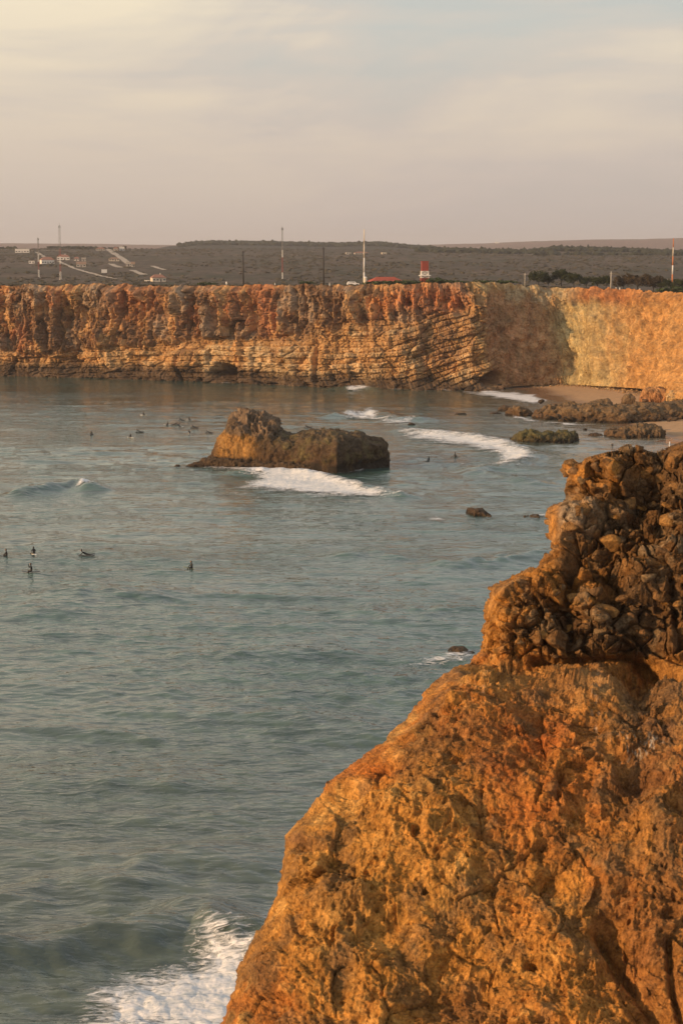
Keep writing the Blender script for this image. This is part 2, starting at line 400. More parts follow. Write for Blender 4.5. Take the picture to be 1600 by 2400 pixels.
foam('surf_foam', [(60,2010),(200,1990),(420,2010),(600,2060),(640,2120),(480,2080),(250,2050)], 0.42, 40, puff=.04, lift=.06)
foam('surf_foam', [(925,1012),(1000,1008),(1100,1018),(1180,1034),(1240,1058),(1258,1080),(1222,1095),(1150,1101),(1110,1108),(1120,1098),(1168,1086),(1160,1068),(1100,1053),(1020,1040),(950,1029)], 1.18, 19)
foam('surf_foam', [(785,973),(840,971),(870,962),(892,970),(888,980),(920,986),(985,985),(950,997),(900,994),(860,986),(800,982)], 0.95, 8)
foam('surf_foam', [(795,915),(820,908),(850,909),(874,917),(830,921)], 1.0, 7)
foam('beach_wash', [(1080,919),(1150,916),(1200,919),(1250,926),(1288,942),(1250,948),(1190,938),(1110,927)], 1.15, 8, lift=0.1, puff=0.15)
foam('beach_wash', [(1180,962),(1215,975),(1250,985),(1330,993),(1420,998),(1420,1003),(1330,1000),(1250,992),(1200,982)], 0.85, 5, puff=.08)
foam('beach_wash', [(1400,1030),(1480,1034),(1560,1032),(1560,1037),(1480,1040),(1400,1036)], 0.6, 5, puff=.05)
foam('surf_foam', [(1180,1036),(1270,1044),(1358,1036),(1358,1041),(1270,1049),(1180,1042)], 0.6, 5, puff=.08)
foam('beach_wash', [(1215,976),(1250,986),(1300,988),(1290,1000),(1230,990)], 0.7, 6, puff=0.1)
foam('beach_wash', [(1330,1012),(1420,1012),(1440,1020),(1370,1030),(1300,1040),(1200,1038),(1190,1030)], 0.5, 8, puff=0.1)
foam('surf_foam', [(1110,1104),(1180,1113),(1240,1122),(1262,1134),(1200,1126),(1130,1113)], 0.7, 6, puff=0.12)
foam('surf_foam', [(980,1216),(1020,1211),(1065,1222),(1040,1231),(1000,1228)], 0.75, 8)
foam('surf_foam', [(890,1580),(960,1552),(1040,1528),(1125,1516),(1130,1562),(1040,1566),(960,1580)], 0.72, 16)
foam('surf_foam', [(1225,1216),(1262,1207),(1300,1209),(1300,1220)], 0.8, 7)
foam('surf_foam', [(1085,1212),(1160,1212),(1150,1219),(1090,1218)], 0.5, 6, puff=0.1)
foam('surf_foam', [(178,1152),(192,1142),(207,1137),(218,1145),(222,1153),(208,1148),(194,1149)], 1.3, 5, lift=0.10, puff=.12, grow=3, wob=3)
for q_, st_ in (([(500,1110),(600,1125),(560,1135),(470,1118)], .55), ([(420,1120),(560,1150),(700,1178),(640,1182),(480,1152)], .48), ([(860,1108),(960,1120),(1010,1140),(930,1128)], .5), ([(900,1000),(1010,1002),(1100,1010),(1000,1008)], .6), ([(1240,1000),(1340,1004),(1380,1010),(1260,1008)], .55),
                ([(1080,1085),(1150,1100),(1130,1106),(1060,1092)], .6), ([(1000,1240),(1120,1250),(1200,1246),(1100,1256)], .45), ([(380,1085),(440,1090),(430,1098),(370,1092)], .5), ([(1080,955),(1140,968),(1160,980),(1090,968)], .5), ([(1290,1150),(1240,1160),(1180,1150),(1280,1140)], .45)):
    foam('foam_trail', q_, st_, 9, puff=.04, lift=.07)
foam('surf_foam', [(120,2470),(190,2380),(215,2335),(280,2302),(360,2285),(425,2262),(458,2230),(472,2180),(488,2182),(515,2212),(580,2235),(660,2250),(660,2480)], 1.25, 62, puff=0.34, sy=1.4, grow=30)
foam('surf_foam', [(560,2215),(585,2170),(640,2100),(700,2080),(700,2230)], 0.80, 16, puff=0.1, sy=1.4)
for a, b, c in ((70, 120, 878.5), (180, 225, 883), (412, 436, 891), (505, 560, 898), (880, 960, 913), (985, 1100, 916), (640, 700, 905), (940, 968, 957)):
    foam('shore_foam', [(a, c), ((a+b)/2, c-3), (b, c), ((a+b)/2, c+2.5)], 0.85, 6, puff=0.25, grow=5)

# ------------------------------------------------------------------ far cliff and the bay
#   s, foot px, foot dist, foot z, top px, top dist, top py
CL = [(-14, -1400, 640, -1, -1400, 650, 668), (-6, -520, 622, -1, -520, 630, 668), (0, -60, 611, -1, -60, 619, 668), (3, 250, 596, -1, 250, 604, 669), (5, 500, 578, -1, 500, 587, 669),
      (7, 700, 560, -1, 700, 570, 669), (9, 900, 549, -1, 890, 560, 668), (10, 1000, 546, -1, 985, 557, 667),
      (11, 1090, 543, -1, 1060, 556, 663), (11.5, 1128, 541, -1, 1092, 556, 662), (11.8, 1160, 546, 0, 1115, 560, 664), (12.5, 1215, 551, .6, 1190, 566, 668),
      (13.6, 1325, 558, .8, 1290, 573, 671), (14.6, 1400, 549, 1.0, 1395, 566, 675), (16, 1490, 526, 2.0, 1500, 548, 680),
      (17.2, 1560, 505, 3, 1600, 532, 686), (18, 1600, 480, 3, 1660, 508, 692), (20, 1720, 440, 3, 1800, 470, 700), (24, 2100, 400, 3, 2200, 430, 706)]
CL = np.array(CL, float)
def arcs(a, n):
    return np.linspace(a[0], a[1], n)
sv = np.concatenate([np.linspace(-14, -0.6, 60)[:-1], np.linspace(-0.6, 11.2, 880)[:-1], np.linspace(11.2, 17.8, 520)[:-1], np.linspace(17.8, 24, 60)])
def smooth_interp(x, xs, ys):
    # monotone-ish smoothing by averaging shifted linear interpolation
    return (np.interp(x-0.22, xs, ys)+np.interp(x, xs, ys)*2+np.interp(x+0.22, xs, ys))/4
ci = [smooth_interp(sv, CL[:, 0], CL[:, k]) for k in range(7)]
fpx, fd, fz, tpx, td, tpy = ci[1:]
FX = fd*(fpx-800)/4035.0; FY = fd
TX, TY, TZ = at_depth(tpx, tpy, td)
vv = np.linspace(0, 1, 190)
arc = np.concatenate([[0], np.cumsum(np.hypot(np.diff(FX), np.diff(FY)))])
V_, A_ = np.meshgrid(vv, arc, indexing='ij'); S_ = np.broadcast_to(sv, V_.shape)
bay = sst(11.3, 12.3, S_)                    # 0 on the sea front, 1 in the bay
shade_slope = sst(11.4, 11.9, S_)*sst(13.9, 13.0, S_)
warpn = fbm(A_/30, V_*3, 0, 3, 4)
tier = np.interp(S_, [0, 3, 5, 6.5, 8, 9.5, 11.3], [.30, .36, .45, .47, .54, .64, .80])+0.11*warpn+0.05*fbm(A_/6, 0.1, 0, 3, 6)
p_front = 0.25*V_/tier*(V_ < tier) + (V_ >= tier)*(0.45+0.55*(V_-tier)/(1-tier))
p_front = np.where(V_ < tier, 0.30*(V_/tier), 0.45+0.55*(V_-tier)/(1-tier)) - 0.5*sst(0.12, 0.0, V_)
p_bay = V_**1.15
P_ = lerp(p_front, p_bay, bay)
CX = lerp(FX, TX, P_); CY = lerp(FY, TY, P_); CZ = lerp(fz, TZ, V_)
nxp = np.gradient(FY); nyp = -np.gradient(FX); L = np.hypot(nxp, nyp)+1e-9
nxp, nyp = nxp/L, nyp/L
nxp = np.convolve(np.pad(nxp, 12, 'edge'), np.ones(25)/25, 'valid'); nyp = np.convolve(np.pad(nyp, 12, 'edge'), np.ones(25)/25, 'valid')
upper = sst(tier-0.03, tier+0.05, V_)
a, z = A_, CZ
wl = 2.5*fbm(a/12, z/12, 0, 3, 8)
butt = fbm((a+wl)/19, z/75, 1.0, 3, 11, ridge=True)
flut = fbm((a+wl*0.5)/4.6, z/20, 2.0, 4, 12, ridge=True)
fl2 = fbm(a/1.5+wl*0.3, z/4.5, 3.0, 3, 13, ridge=True)
f1, f2, idc = voro(a/2.6+wl*.2, z/2.2, 0.5, 14); edge = sst(0.0, 0.22, f2-f1)
g1, g2, idg = voro(a/0.95, z/0.8, 0.5, 15); edge2 = sst(0.0, 0.3, g2-g1)
tilt = sst(8.6, 10.5, S_)*0.26*(A_-np.interp(9.0, sv, arc)) + 0.02*a
zz = z - tilt + 1.5*fbm(a/22, z/22, 0, 3, 16)
lay = zz/1.75; li = np.floor(lay).astype(int); lf = lay-li
layoff = _h(li, li*0, li*0, 55)-0.5
blk = a/ (3.0+3*_h(li, li*0, li*0, 56)) + 7*layoff; bi = np.floor(blk).astype(int); bf = blk-bi
bh = _h(li, bi, li*0, 57)-0.5
strat = 1.5*layoff + 0.8*bh - 1.0*(sst(0.16, 0.0, lf)+sst(0.88, 1.0, lf)) - 0.6*(sst(0.08, 0, bf))
rough3 = fbm(a/3.0, z/2.2, 4.0, 5, 18); rough0 = fbm(a/5.0, z/5.0, 4.0, 3, 118)
vb1, vb2, idb, fb_ = voroF((a+wl)/6.5+.3*rough0, z/17+.2*rough0, 0.5, 114); vs1, vs2, ids, fs_ = voroF(a/2.2+.4*rough0, z/6.5+.3*rough0, 0.5, 115)
D_up = 4.4*butt + 3.0*flut + 0.9*fl2 + 2.6*(idb-.5) + 1.5*(ids-.5) + 0.5*edge + 0.45*edge2 + 0.9*(idc-.5) + 0.7*(idg-.5) + 1.6*fb_ + 1.1*fs_ - 1.2*sst(.12, 0, vb2-vb1)
_lb = voroF(a/6.0+.3*rough0, z/5.0+.2*rough0, 0.5, 116); LB = 1.8*(_lb[2]-.5)+1.1*_lb[3]-.9*sst(.1, 0, _lb[1]-_lb[0])
D_lo = 2.4*butt + 1.0*flut + LB + .5*(idg-.5) + 1.05*strat*(0.4+.9*np.clip(.5+fbm(a/17, z/9, 1, 3, 27), 0, 1)) + 0.4*edge2 + 1.0*(idc-.5)
D_front = lerp(D_lo, D_up, upper) + 0.7*rough3
obl = fbm((a+z*0.9)/5.5, (z-a*0.4)/14, 5.0, 5, 19, ridge=True)
D_bay = 1.5*fbm(a/16, z/22, 6.0, 3, 20) + sst(12.8, 14, S_)*(1.9*fbm((a+.35*z)/10, z/70, 8.0, 3, 28, ridge=True)+1.1*fbm((a+.3*z)/2.6, z/26, 9.0, 3, 29, ridge=True)+2.6*(1-V_)**3) + (0.9*fs_ + .6*fb_ + .9*(ids-.5))*lerp(1, .45, sst(12.8, 14, S_))+.5*fl2 + 0.9*obl + 0.9*rough3 + 0.3*edge2 + 0.9*fbm(a/5, z/30, 7.0, 3, 25, ridge=True)*sst(13.2, 14, S_)
D_ = lerp(D_front, D_bay, bay)
D_ *= 0.35+0.65*sst(1.0, 0.93, V_)
ppx, ppy = to_px(CX, CY, CZ)
def spot(px, py, rx, ry): return np.exp(-(((ppx-px)/rx)**2+((ppy-py)/ry)**2)**1.6)
for q in ((532, 872, 24, 20, -7), (1150, 888, 21, 15, -9), (1085, 725, 20, 22, -3.0), (590, 735, 22, 50, -3.5), (180, 830, 26, 45, -3), (790, 715, 26, 55, -2.6), (165, 740, 16, 60, -2.5), (690, 720, 20, 40, 1.5), (745, 850, 6, 50, -2.5), (430, 865, 4, 30, -2.5), (965, 712, 8, 8, -2.5),
          (440, 840, 45, 26, 3.5), (290, 800, 60, 45, 1.6), (655, 830, 50, 36, 2.2), (930, 800, 70, 40, 2.5), (1420, 790, 40, 90, 2.0), (1340, 860, 26, 40, -2.0), (1480, 780, 14, 80, -1.5), (1030, 800, 60, 20, 1.5)):
    D_ = D_ + q[4]*(1.4 if q[4] < 0 else 1)*spot(*q[:4])
CX2 = CX + D_*nxp; CY2 = CY + D_*nyp; CZ2 = CZ + 0.35*rough3*sst(0.02, 0.1, V_)*1.0 + (0.9*fbm(a/2.2, 0.3, 0.1, 4, 23)+0.55*fbm(a/9, 0.7, 0.1, 3, 24, ridge=True))*sst(0.8, 1.0, V_)
# colours, linear albedo
def C(*v): return np.array(v, float)
nA = fbm(a/14, z/14, 9, 4, 30); nB = fbm(a/4.0, z/9, 9, 4, 31); nC = fbm(a/1.4, z/2.5, 9, 4, 32)
red = C(.38, .170, .085); brown = C(.215, .130, .078); ochre = C(.48, .295, .140); pale = C(.56, .43, .27); grey = C(.33, .25, .185); dark = C(.085, .062, .045)
def mx(c0, c1, t): return c0*(1-t[..., None]) + c1*t[..., None]
z0 = np.zeros(V_.shape)
cu = mx(mx(np.broadcast_to(brown, V_.shape+(3,)), red, sst(-.05, .5, nA+0.5*nB)), ochre, sst(.0, .45, nB+0.5*nC)*.9)
cu = mx(cu, grey, sst(.0, .45, fbm(a/7, z/9, 3, 4, 35)+.35*nC)*0.85)
cl_ = mx(mx(np.broadcast_to(ochre, V_.shape+(3,)), pale, sst(-.1, .5, nB+layoff*0.5)*np.interp(S_, [0, 3, 5, 9], [.2, .5, 1, .8])), brown*1.15, sst(.15, .6, nA+nC*.5)*0.8)
cf = mx(cl_, cu, sst(-0.05, 0.06, V_-tier+0.05*nB))
redtop = spot(1010, 700, 100, 32)+spot(330, 700, 60, 60)*0.6+spot(900, 710, 26, 30)*.7
cf = mx(cf, C(.46, .165, .055), np.clip(redtop*(0.8+.4*nC), 0, 1)*0.85)
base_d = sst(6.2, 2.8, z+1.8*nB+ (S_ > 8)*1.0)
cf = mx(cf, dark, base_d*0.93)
cb = mx(np.broadcast_to(C(.43, .30, .145), V_.shape+(3,)), C(.37, .225, .10), sst(-.3, .5, nA+.5*nC+.8*fbm((a+.3*z)/3.5, z/30, 8.0, 3, 36)))
marl = np.clip(sst(13.3, 13.9, S_+.5*nB)*sst(16.0, 14.6, S_+.7*nA+.5*nB)*sst(.90, .80, V_+.05*nB)*(0.75+0.5*nB), 0, 1)
cb = mx(cb, C(.44, .36, .19), marl)
cb = mx(cb, C(.42, .35, .23), np.clip(sst(11.9, 12.4, S_)*sst(14.4, 13.8, S_)*sst(.80, .9, V_+.10*nB)*sst(.0, .35, nB+.2), 0, 1)*.9)
cb = mx(cb, C(.36, .15, .06), sst(13.9, 14.6, S_)*sst(.82, .93, V_+.06*nB)*0.9)
cb = mx(cb, C(.37, .215, .12), np.clip(shade_slope*sst(.97, .80, V_+.12*nB)*(0.85+.3*nC), 0, 1)*.9)  # slope's own brown, lightened and warmed to stand for fill light
cb = mx(cb, C(.47, .25, .085), sst(15.2, 17.0, S_+.5*nA)*0.7)
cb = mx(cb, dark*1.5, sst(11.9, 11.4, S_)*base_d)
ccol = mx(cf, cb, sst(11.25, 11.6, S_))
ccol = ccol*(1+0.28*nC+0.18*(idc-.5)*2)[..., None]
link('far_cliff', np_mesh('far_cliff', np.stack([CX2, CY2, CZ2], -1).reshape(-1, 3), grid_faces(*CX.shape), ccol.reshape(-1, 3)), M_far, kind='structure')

# ------------------------------------------------------------------ plateau and hills
top_px = 800+4045*CX2[-1]/CY2[-1]; top_d = CY2[-1]; top_z = CZ2[-1]
o_ = np.argsort(top_px)
FAR = [(-3000, 566), (-200, 571), (0, 571), (200, 572), (400, 575), (700, 577), (1000, 575), (1130, 572), (1250, 566), (1400, 563), (1500, 562), (1600, 558), (1800, 556), (3000, 560)]
MID = [(-3000, 590), (360, 584), (400, 577), (430, 577), (460, 573), (500, 572), (650, 573), (720, 575), (800, 577), (850, 574), (900, 575), (940, 579), (1000, 584), (1100, 590), (3000, 590)]
RID = [(-3000, 586), (0, 583), (300, 584), (600, 584), (900, 586), (1000, 590), (1100, 592), (1200, 595), (1260, 593), (1300, 587), (1400, 589), (1500, 592), (1600, 596), (3000, 596)]
def terr(X, Y):
    X = np.asarray(X, float); Y = np.asarray(Y, float)
    px = 800+4045*X/Y
    zt = np.interp(px, top_px[o_], top_z[o_]); dt = np.interp(px, top_px[o_], top_d[o_])
    zt = np.interp(px, [-3000, 0, 700, 1090, 1400, 1600, 3000], [31.6, 31.6, 32.1, 32.9, 31.0, 30.4, 30])
    def pz(py, D): return H-(py-600)*D/4045
    D1 = 1200.0
    nodes = [(D1, 21.5+0*px), (1400, 24.2+0*px), (1700, 31.0+0*px), (2100, 41.6+0*px), (2600, pz(interp(px, RID), 2600)), (3000, 44+0*px),
             (3600, pz(interp(px, MID), 3600)), (5000, 48+0*px), (8000, pz(interp(px, FAR), 8000)), (9600, 60+0*px), (20000, 40+0*px)]
    z = zt-0.0155*(Y-dt)
    z = np.where(Y > 1100, lerp(zt-0.0155*(1100-dt), nodes[0][1], sst(1100, 1200, Y)), z)
    for (d0, a0), (d1, a1) in zip(nodes[:-1], nodes[1:]):
        m = (Y >= d0) & (Y < d1); t = (Y-d0)/(d1-d0)
        if d0 >= 2100: t = t*t*(3-2*t)
        z = np.where(m, lerp(a0, a1, t), z)
    z = z + sst(1100, 1500, Y)*(0.9*fbm(X/60, Y/90, 0, 3, 40))+sst(2800, 6000, Y)*3*fbm(X/400, Y/700, 0, 4, 41)
    z = z + 0.35*sst(dt+10, dt+60, Y)*fbm(X/6, Y/9, 0, 3, 42)
    return z
ppt = np.concatenate([np.array([-6000, -3000, -1500, -800, -400]), np.linspace(-200, 1800, 620), np.array([2000, 2400, 3000, 4000, 6000])])
dd = np.concatenate([np.linspace(0, 1, 60), 1+np.linspace(0.01, 1, 150), 2+np.linspace(0.01, 1, 50), 3+np.linspace(.01, 1, 60)])
PT, DD = np.meshgrid(ppt, dd)
dt = np.interp(PT, top_px[o_], top_d[o_])
TYd = np.where(DD < 1, dt+(1180-dt)*DD**2, np.where(DD < 2, 1180+(2700-1180)*(DD-1), np.where(DD < 3, 2700+(4200-2700)*(DD-2), 4200+(14000-4200)*(DD-3)**1.5)))
TXd = TYd*(PT-800)/4045.0
TZd = terr(TXd, TYd)
TZd[0] = np.interp(PT[0], top_px[o_], top_z[o_])
k1 = min(4, len(dd)); 
for r_ in range(1, 8):
    TZd[r_] = lerp(TZd[0], TZd[r_], r_/8)
tA = fbm(TXd/90, TYd/110, 2, 5, 50); tB = fbm(TXd/14, TYd/30, 2, 4, 51)
tc_ = mx(np.broadcast_to(C(.076, .062, .047), TXd.shape+(3,)), C(.108, .082, .064), sst(-.3, .5, tA))
tc_ = mx(tc_, C(.040, .042, .024), sst(0, .5, tB))
edge_t = sst(26, 4, TYd-dt)
tc_ = mx(tc_, C(.22, .13, .07), edge_t*(0.55+.45*tB))
farm = sst(4500, 6500, TYd); tc_ = mx(tc_, C(.20, .115, .09), farm*0.85)  # haze on the far hills painted as a pinkish tint, by distance
wood = ((TYd > 2900) & (TYd < 4300) & (PT > 380) & (PT < 1020)).astype(float); tc_ = mx(tc_, C(.035, .036, .026), wood*.9)
tc_ = tc_*(1+.25*tB)[..., None]
def soil_mat():
    m, nt, b = new_mat('scrubland_soil', 0.95, 0.1)
    a_ = N(nt, 'ShaderNodeVertexColor', layer_name='Col'); g = N(nt, 'ShaderNodeNewGeometry')
    mp = N(nt, 'ShaderNodeMapping'); mp.inputs['Scale'].default_value = (1, 0.35, 1); nt.links.new(g.outputs[0], mp.inputs[0])
    n = N(nt, 'ShaderNodeTexNoise', i_Scale=0.09, i_Detail=8.0, i_Roughness=0.7); nt.links.new(mp.outputs[0], n.inputs[0])
    nt.links.new(mixc(nt, 1.0, a_.outputs[0], ramp(nt, n.outputs[0], [(.35, (.55, .6, .55)), (.55, (1.05, 1, 1)), (.72, (1.7, 1.55, 1.4))]), 'MULTIPLY'), b.inputs[0])
    return m
M_soil = soil_mat()
link('land', np_mesh('land', np.stack([TXd, TYd, TZd], -1).reshape(-1, 3), grid_faces(*TXd.shape), tc_.reshape(-1, 3)), M_soil, kind='structure')
def on_land(px, py, d0=1180.0, d1=4200.0):
    Ys = np.arange(d0, d1, 1.5); a_, b_ = ratios(float(px), float(py))
    X = Ys*a_; Zr = H+Ys*b_; Zt = terr(X, Ys)
    k = np.argmax(Zr <= Zt)
    if Zr[k] > Zt[k]: k = len(Ys)-1
    return float(X[k]), float(Ys[k]), float(Zt[k])
def land_at(px, back):                # a point on the plateau 'back' metres behind the edge
    d = float(np.interp(px, top_px[o_], top_d[o_]))+back; X = d*(px-800)/4045.0
    return X, d, float(terr(X, d))

# ------------------------------------------------------------------ beach
by = np.linspace(330, 612, 260); bw = np.concatenate([np.linspace(-14, 40, 170), np.array([50, 70, 110])])
BW, BY = np.meshgrid(bw, by); BX = shore_x(BY)+BW + 1.2*fbm(BY/9, BW/30, 0, 3, 60)
BZ = np.where(BW < 0, BW*0.12, BW*0.030) + 0.05*fbm(BX/5, BY/5, 0, 3, 61)+0.02
wet = sst(13, 5, BW+2.5*fbm(BX/12, BY/12, 0, 3, 62))
bc = mx(np.broadcast_to(C(.43, .27, .145), BX.shape+(3,)), C(.20, .115, .065), wet)
def sand_mat():
    m, nt, b = new_mat('beach_sand', 0.9, 0.3)
    a_ = N(nt, 'ShaderNodeVertexColor', layer_name='Col'); g = N(nt, 'ShaderNodeNewGeometry')
    n = N(nt, 'ShaderNodeTexNoise', i_Scale=0.8, i_Detail=7.0); nt.links.new(g.outputs[0], n.inputs[0])
    nt.links.new(mixc(nt, 1.0, a_.outputs[0], ramp(nt, n.outputs[0], [(.3, (.85,)*3), (.7, (1.12,)*3)]), 'MULTIPLY'), b.inputs[0])
    w_ = N(nt, 'ShaderNodeAttribute', attribute_name='wet')
    nt.links.new(ramp(nt, w_.outputs['Fac'], [(0.2, (.9,)*3), (1, (.18,)*3)]), b.inputs['Roughness'])
    bp = N(nt, 'ShaderNodeBump', i_Strength=0.3, i_Distance=0.1); nt.links.new(n.outputs[0], bp.inputs['Height']); nt.links.new(bp.outputs[0], b.inputs['Normal'])
    return m
link('beach', np_mesh('beach', np.stack([BX, BY, BZ], -1).reshape(-1, 3), grid_faces(*BX.shape, flip=True), bc.reshape(-1, 3), extra={'wet': wet}), sand_mat(), kind='structure')

# ------------------------------------------------------------------ lofted rocks standing in the sea
def loft_rock(name, top, base, thick, label, colf, dispf, nx=120, nt_=60, zmin=0.0, exp=0.55, cat='rock', mat=None, group=None, zfoot=-1.0):
    x0, x1 = top[0][0], top[-1][0]
    t = np.linspace(0, 1, nx); t = 0.5-0.5*np.cos(t*math.pi)*0.9 - 0; t = (t-t.min())/(t.max()-t.min())
    px = x0+(x1-x0)*t
    bpy_ = interp(px, base); a0, b0 = ratios(px, bpy_); dF = (zmin-H)/b0
    endr = np.sqrt(np.clip(1-np.abs(2*t-1)**5, 0.0, 1)); dep = thick*np.maximum(endr, 0.08)
    dC = dF+dep/2
    tpy_ = interp(px, top); a1, b1 = ratios(px, tpy_); zt = np.maximum(H+dC*b1, zmin+0.05)
    th = np.linspace(-0.12, math.pi+0.12, nt_)
    TH, XX = np.meshgrid(th, px, indexing='ij')
    s_, c_ = np.sin(TH), np.cos(TH)
    zz_ = np.sign(s_)*np.abs(s_)**exp; yy = -np.sign(c_)*np.abs(c_)**0.8
    Z = zmin + (zt-zmin)*np.where(zz_ > 0, zz_, 0) + np.where(zz_ < 0, zz_*3.0, 0)+np.where(zz_ <= 0, 0, 0)
    Z = np.where(TH < 0, zfoot, Z); Z = np.where(TH > math.pi, zfoot, Z)
    Y = dC+yy*dep/2; X = Y*a0[None, :]*0+dC[None, :]*a0[None, :]
    n = normals_grid(X, Y, Z)
    D = dispf(X, Y, Z, XX, TH)*np.clip(endr+0.1, 0, 1)
    X2, Y2, Z2 = X+n[0]*D, Y+n[1]*D, Z+n[2]*D*0.8
    col = colf(X2, Y2, Z2, XX, n)
    Vv = np.stack([X2, Y2, Z2], -1).reshape(-1, 3); c0 = Vv.mean(0); c0[2] = zmin
    me = np_mesh(name, Vv-c0, grid_faces(*X.shape), col.reshape(-1, 3))
    return link(name, me, mat or M_stack, None, loc=tuple(c0), label=label, cat=cat, group=group)
def disp_rock(amp, sc, seed, spike=None):
    def f_(X, Y, Z, XX, TH):
        b = amp*(0.9*fbm(X/sc, Y/sc, Z/sc, 5, seed, ridge=True)*0.6+0.6*fbm(X/sc/2, Y/sc/2, Z/sc/2, 4, seed+3))
        v1, v2, iv = voro(X/sc*1.6, Y/sc*1.6, Z/sc*1.6, seed+5); _, _, i2, fc = voroF(X/sc*1.1, Y/sc*1.1, Z/sc*1.1, seed+6); b = b+amp*0.35*(sst(0, .25, v2-v1)-.5)+amp*.5*(iv-.5)+amp*1.1*fc+amp*.6*(i2-.5)
        if spike is not None: b = b+spike(X, Y, Z, XX, TH)
        return b
    return f_
def col_rock(c_low, c_mid, c_top, z1, z2, seed, extra=None):
    def f_(X, Y, Z, XX, n):
        q = fbm(X/1.6, Y/1.6, Z/1.6, 5, seed); q2 = fbm(X/4, Y/4, Z/4, 4, seed+9)
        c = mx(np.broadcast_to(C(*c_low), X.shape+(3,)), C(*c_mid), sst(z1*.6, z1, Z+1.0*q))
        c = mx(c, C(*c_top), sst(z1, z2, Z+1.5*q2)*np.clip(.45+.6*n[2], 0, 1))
        if extra is not None: c = extra(c, X, Y, Z, XX, n, q)
        return c*(1+.35*q)[..., None]
    return f_
def stack_spike(X, Y, Z, XX, TH):
    m = sst(530, 560, XX)*sst(665, 640, XX)*sst(4.5, 7.5, Z)
    sp = fbm(X/0.8, Y/0.9, Z/5.0, 3, 71, ridge=True)
    m2 = sst(660, 720, XX)*sst(5.0, 6.5, Z)
    under = np.exp(-((Z-1.0)/1.2)**2)*sst(760, 860, XX)*(TH < 1.2)
    lay_ = np.sin(Z*3.4+1.5*vn(X/4, Y/4, 0, 5))*sst(830, 880, XX)*0.35
    return m*(1.7*sp+.2) + m2*0.35*fbm(X/.8, Y/.8, Z/.8, 3, 72, ridge=True) - 1.6*under + lay_
def stack_col(c, X, Y, Z, XX, n, q):
    c = mx(c, C(.40, .225, .075), np.clip(sst(500, 530, XX)*sst(615, 590, XX+8*q)*sst(1.8, 2.6, Z+.6*q)*sst(7.2, 6.2, Z+.8*q), 0, 1)*.9)  # sunlit orange of the left face painted into the rock colour
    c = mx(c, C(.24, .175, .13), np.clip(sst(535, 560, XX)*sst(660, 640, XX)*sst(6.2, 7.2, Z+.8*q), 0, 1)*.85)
    c = mx(c, C(.12, .11, .045), np.clip(sst(600, 700, XX)*sst(-.1, .4, q)*sst(1.0, 2.5, Z), 0, 1)*.5)
    return c
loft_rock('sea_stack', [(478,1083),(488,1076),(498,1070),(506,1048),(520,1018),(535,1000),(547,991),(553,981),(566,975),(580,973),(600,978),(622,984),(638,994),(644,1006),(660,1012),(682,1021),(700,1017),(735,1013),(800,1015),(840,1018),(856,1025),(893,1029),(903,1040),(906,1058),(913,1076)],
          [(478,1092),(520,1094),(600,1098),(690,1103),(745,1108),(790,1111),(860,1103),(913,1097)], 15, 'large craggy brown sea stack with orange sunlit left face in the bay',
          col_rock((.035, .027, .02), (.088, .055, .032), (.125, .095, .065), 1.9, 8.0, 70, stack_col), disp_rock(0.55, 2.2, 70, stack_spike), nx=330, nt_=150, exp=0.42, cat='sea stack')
dk = ((.035, .028, .022), (.085, .058, .038), (.10, .072, .048))
gr = ((.040, .032, .022), (.085, .070, .036), (.125, .115, .05))
br = ((.04, .03, .022), (.125, .078, .042), (.19, .13, .075))
def sr(name, top, base, thick, label, cs, amp=.4, sc=1.5, z1=.5, z2=2.2, seed=1, zmin=0.0, **kw):
    return loft_rock(name, top, base, thick, label, col_rock(*cs, z1, z2, seed), disp_rock(amp, sc, seed), zmin=zmin, **kw)
sr('stack_skirt_rock', [(436,1092),(450,1087),(470,1086),(480,1078),(500,1072),(540,1074),(600,1078),(700,1084),(730,1092),(740,1100)], [(436,1095),(500,1097),(600,1100),(690,1106),(740,1108)], 5, 'low black wet rock shelf at the foot of the sea stack', dk, .5, 1.3, seed=81, nx=200, nt_=40)
sr('sea_rock', [(409,1095),(413,1090),(419,1090),(424,1095)], [(409,1096),(424,1096)], 1.4, 'small black rock just left of the sea stack', dk, .12, .6, seed=82, nx=24, nt_=20)
sr('mossy_rock', [(1190,1034),(1205,1024),(1218,1013),(1245,1010),(1258,1014),(1285,1013),(1300,1017),(1325,1011),(1345,1014),(1352,1022),(1355,1031)], [(1190,1036),(1220,1040),(1270,1040),(1320,1039),(1355,1035)], 7, 'flat green mossy rock in the shallows before the reef', gr, .55, 1.7, .8, 2.0, 83, nx=170, nt_=70)
sr('sea_rock', [(1092,1199),(1102,1194),(1118,1193),(1130,1194),(1138,1202),(1148,1206),(1150,1212)], [(1092,1204),(1110,1213),(1150,1214)], 4, 'dark brown rounded rock alone in open water right of centre', dk, .22, 1.2, seed=84, nx=60, nt_=40)
sr('sea_rock', [(1222,1214),(1228,1210),(1240,1213),(1250,1207),(1260,1208),(1262,1214)], [(1222,1216),(1262,1217)], 2.5, 'low jagged dark rock in foam beside the near crag', dk, .25, .8, seed=85, nx=40, nt_=26)
sr('sea_rock', [(1046,1530),(1052,1521),(1062,1517),(1086,1517),(1092,1522),(1099,1527),(1112,1530)], [(1046,1533),(1074,1540),(1112,1536)], 2.4, 'black wet rock in swirling foam beside the orange slope', dk, .08, 0.9, seed=86, nx=60, nt_=40)
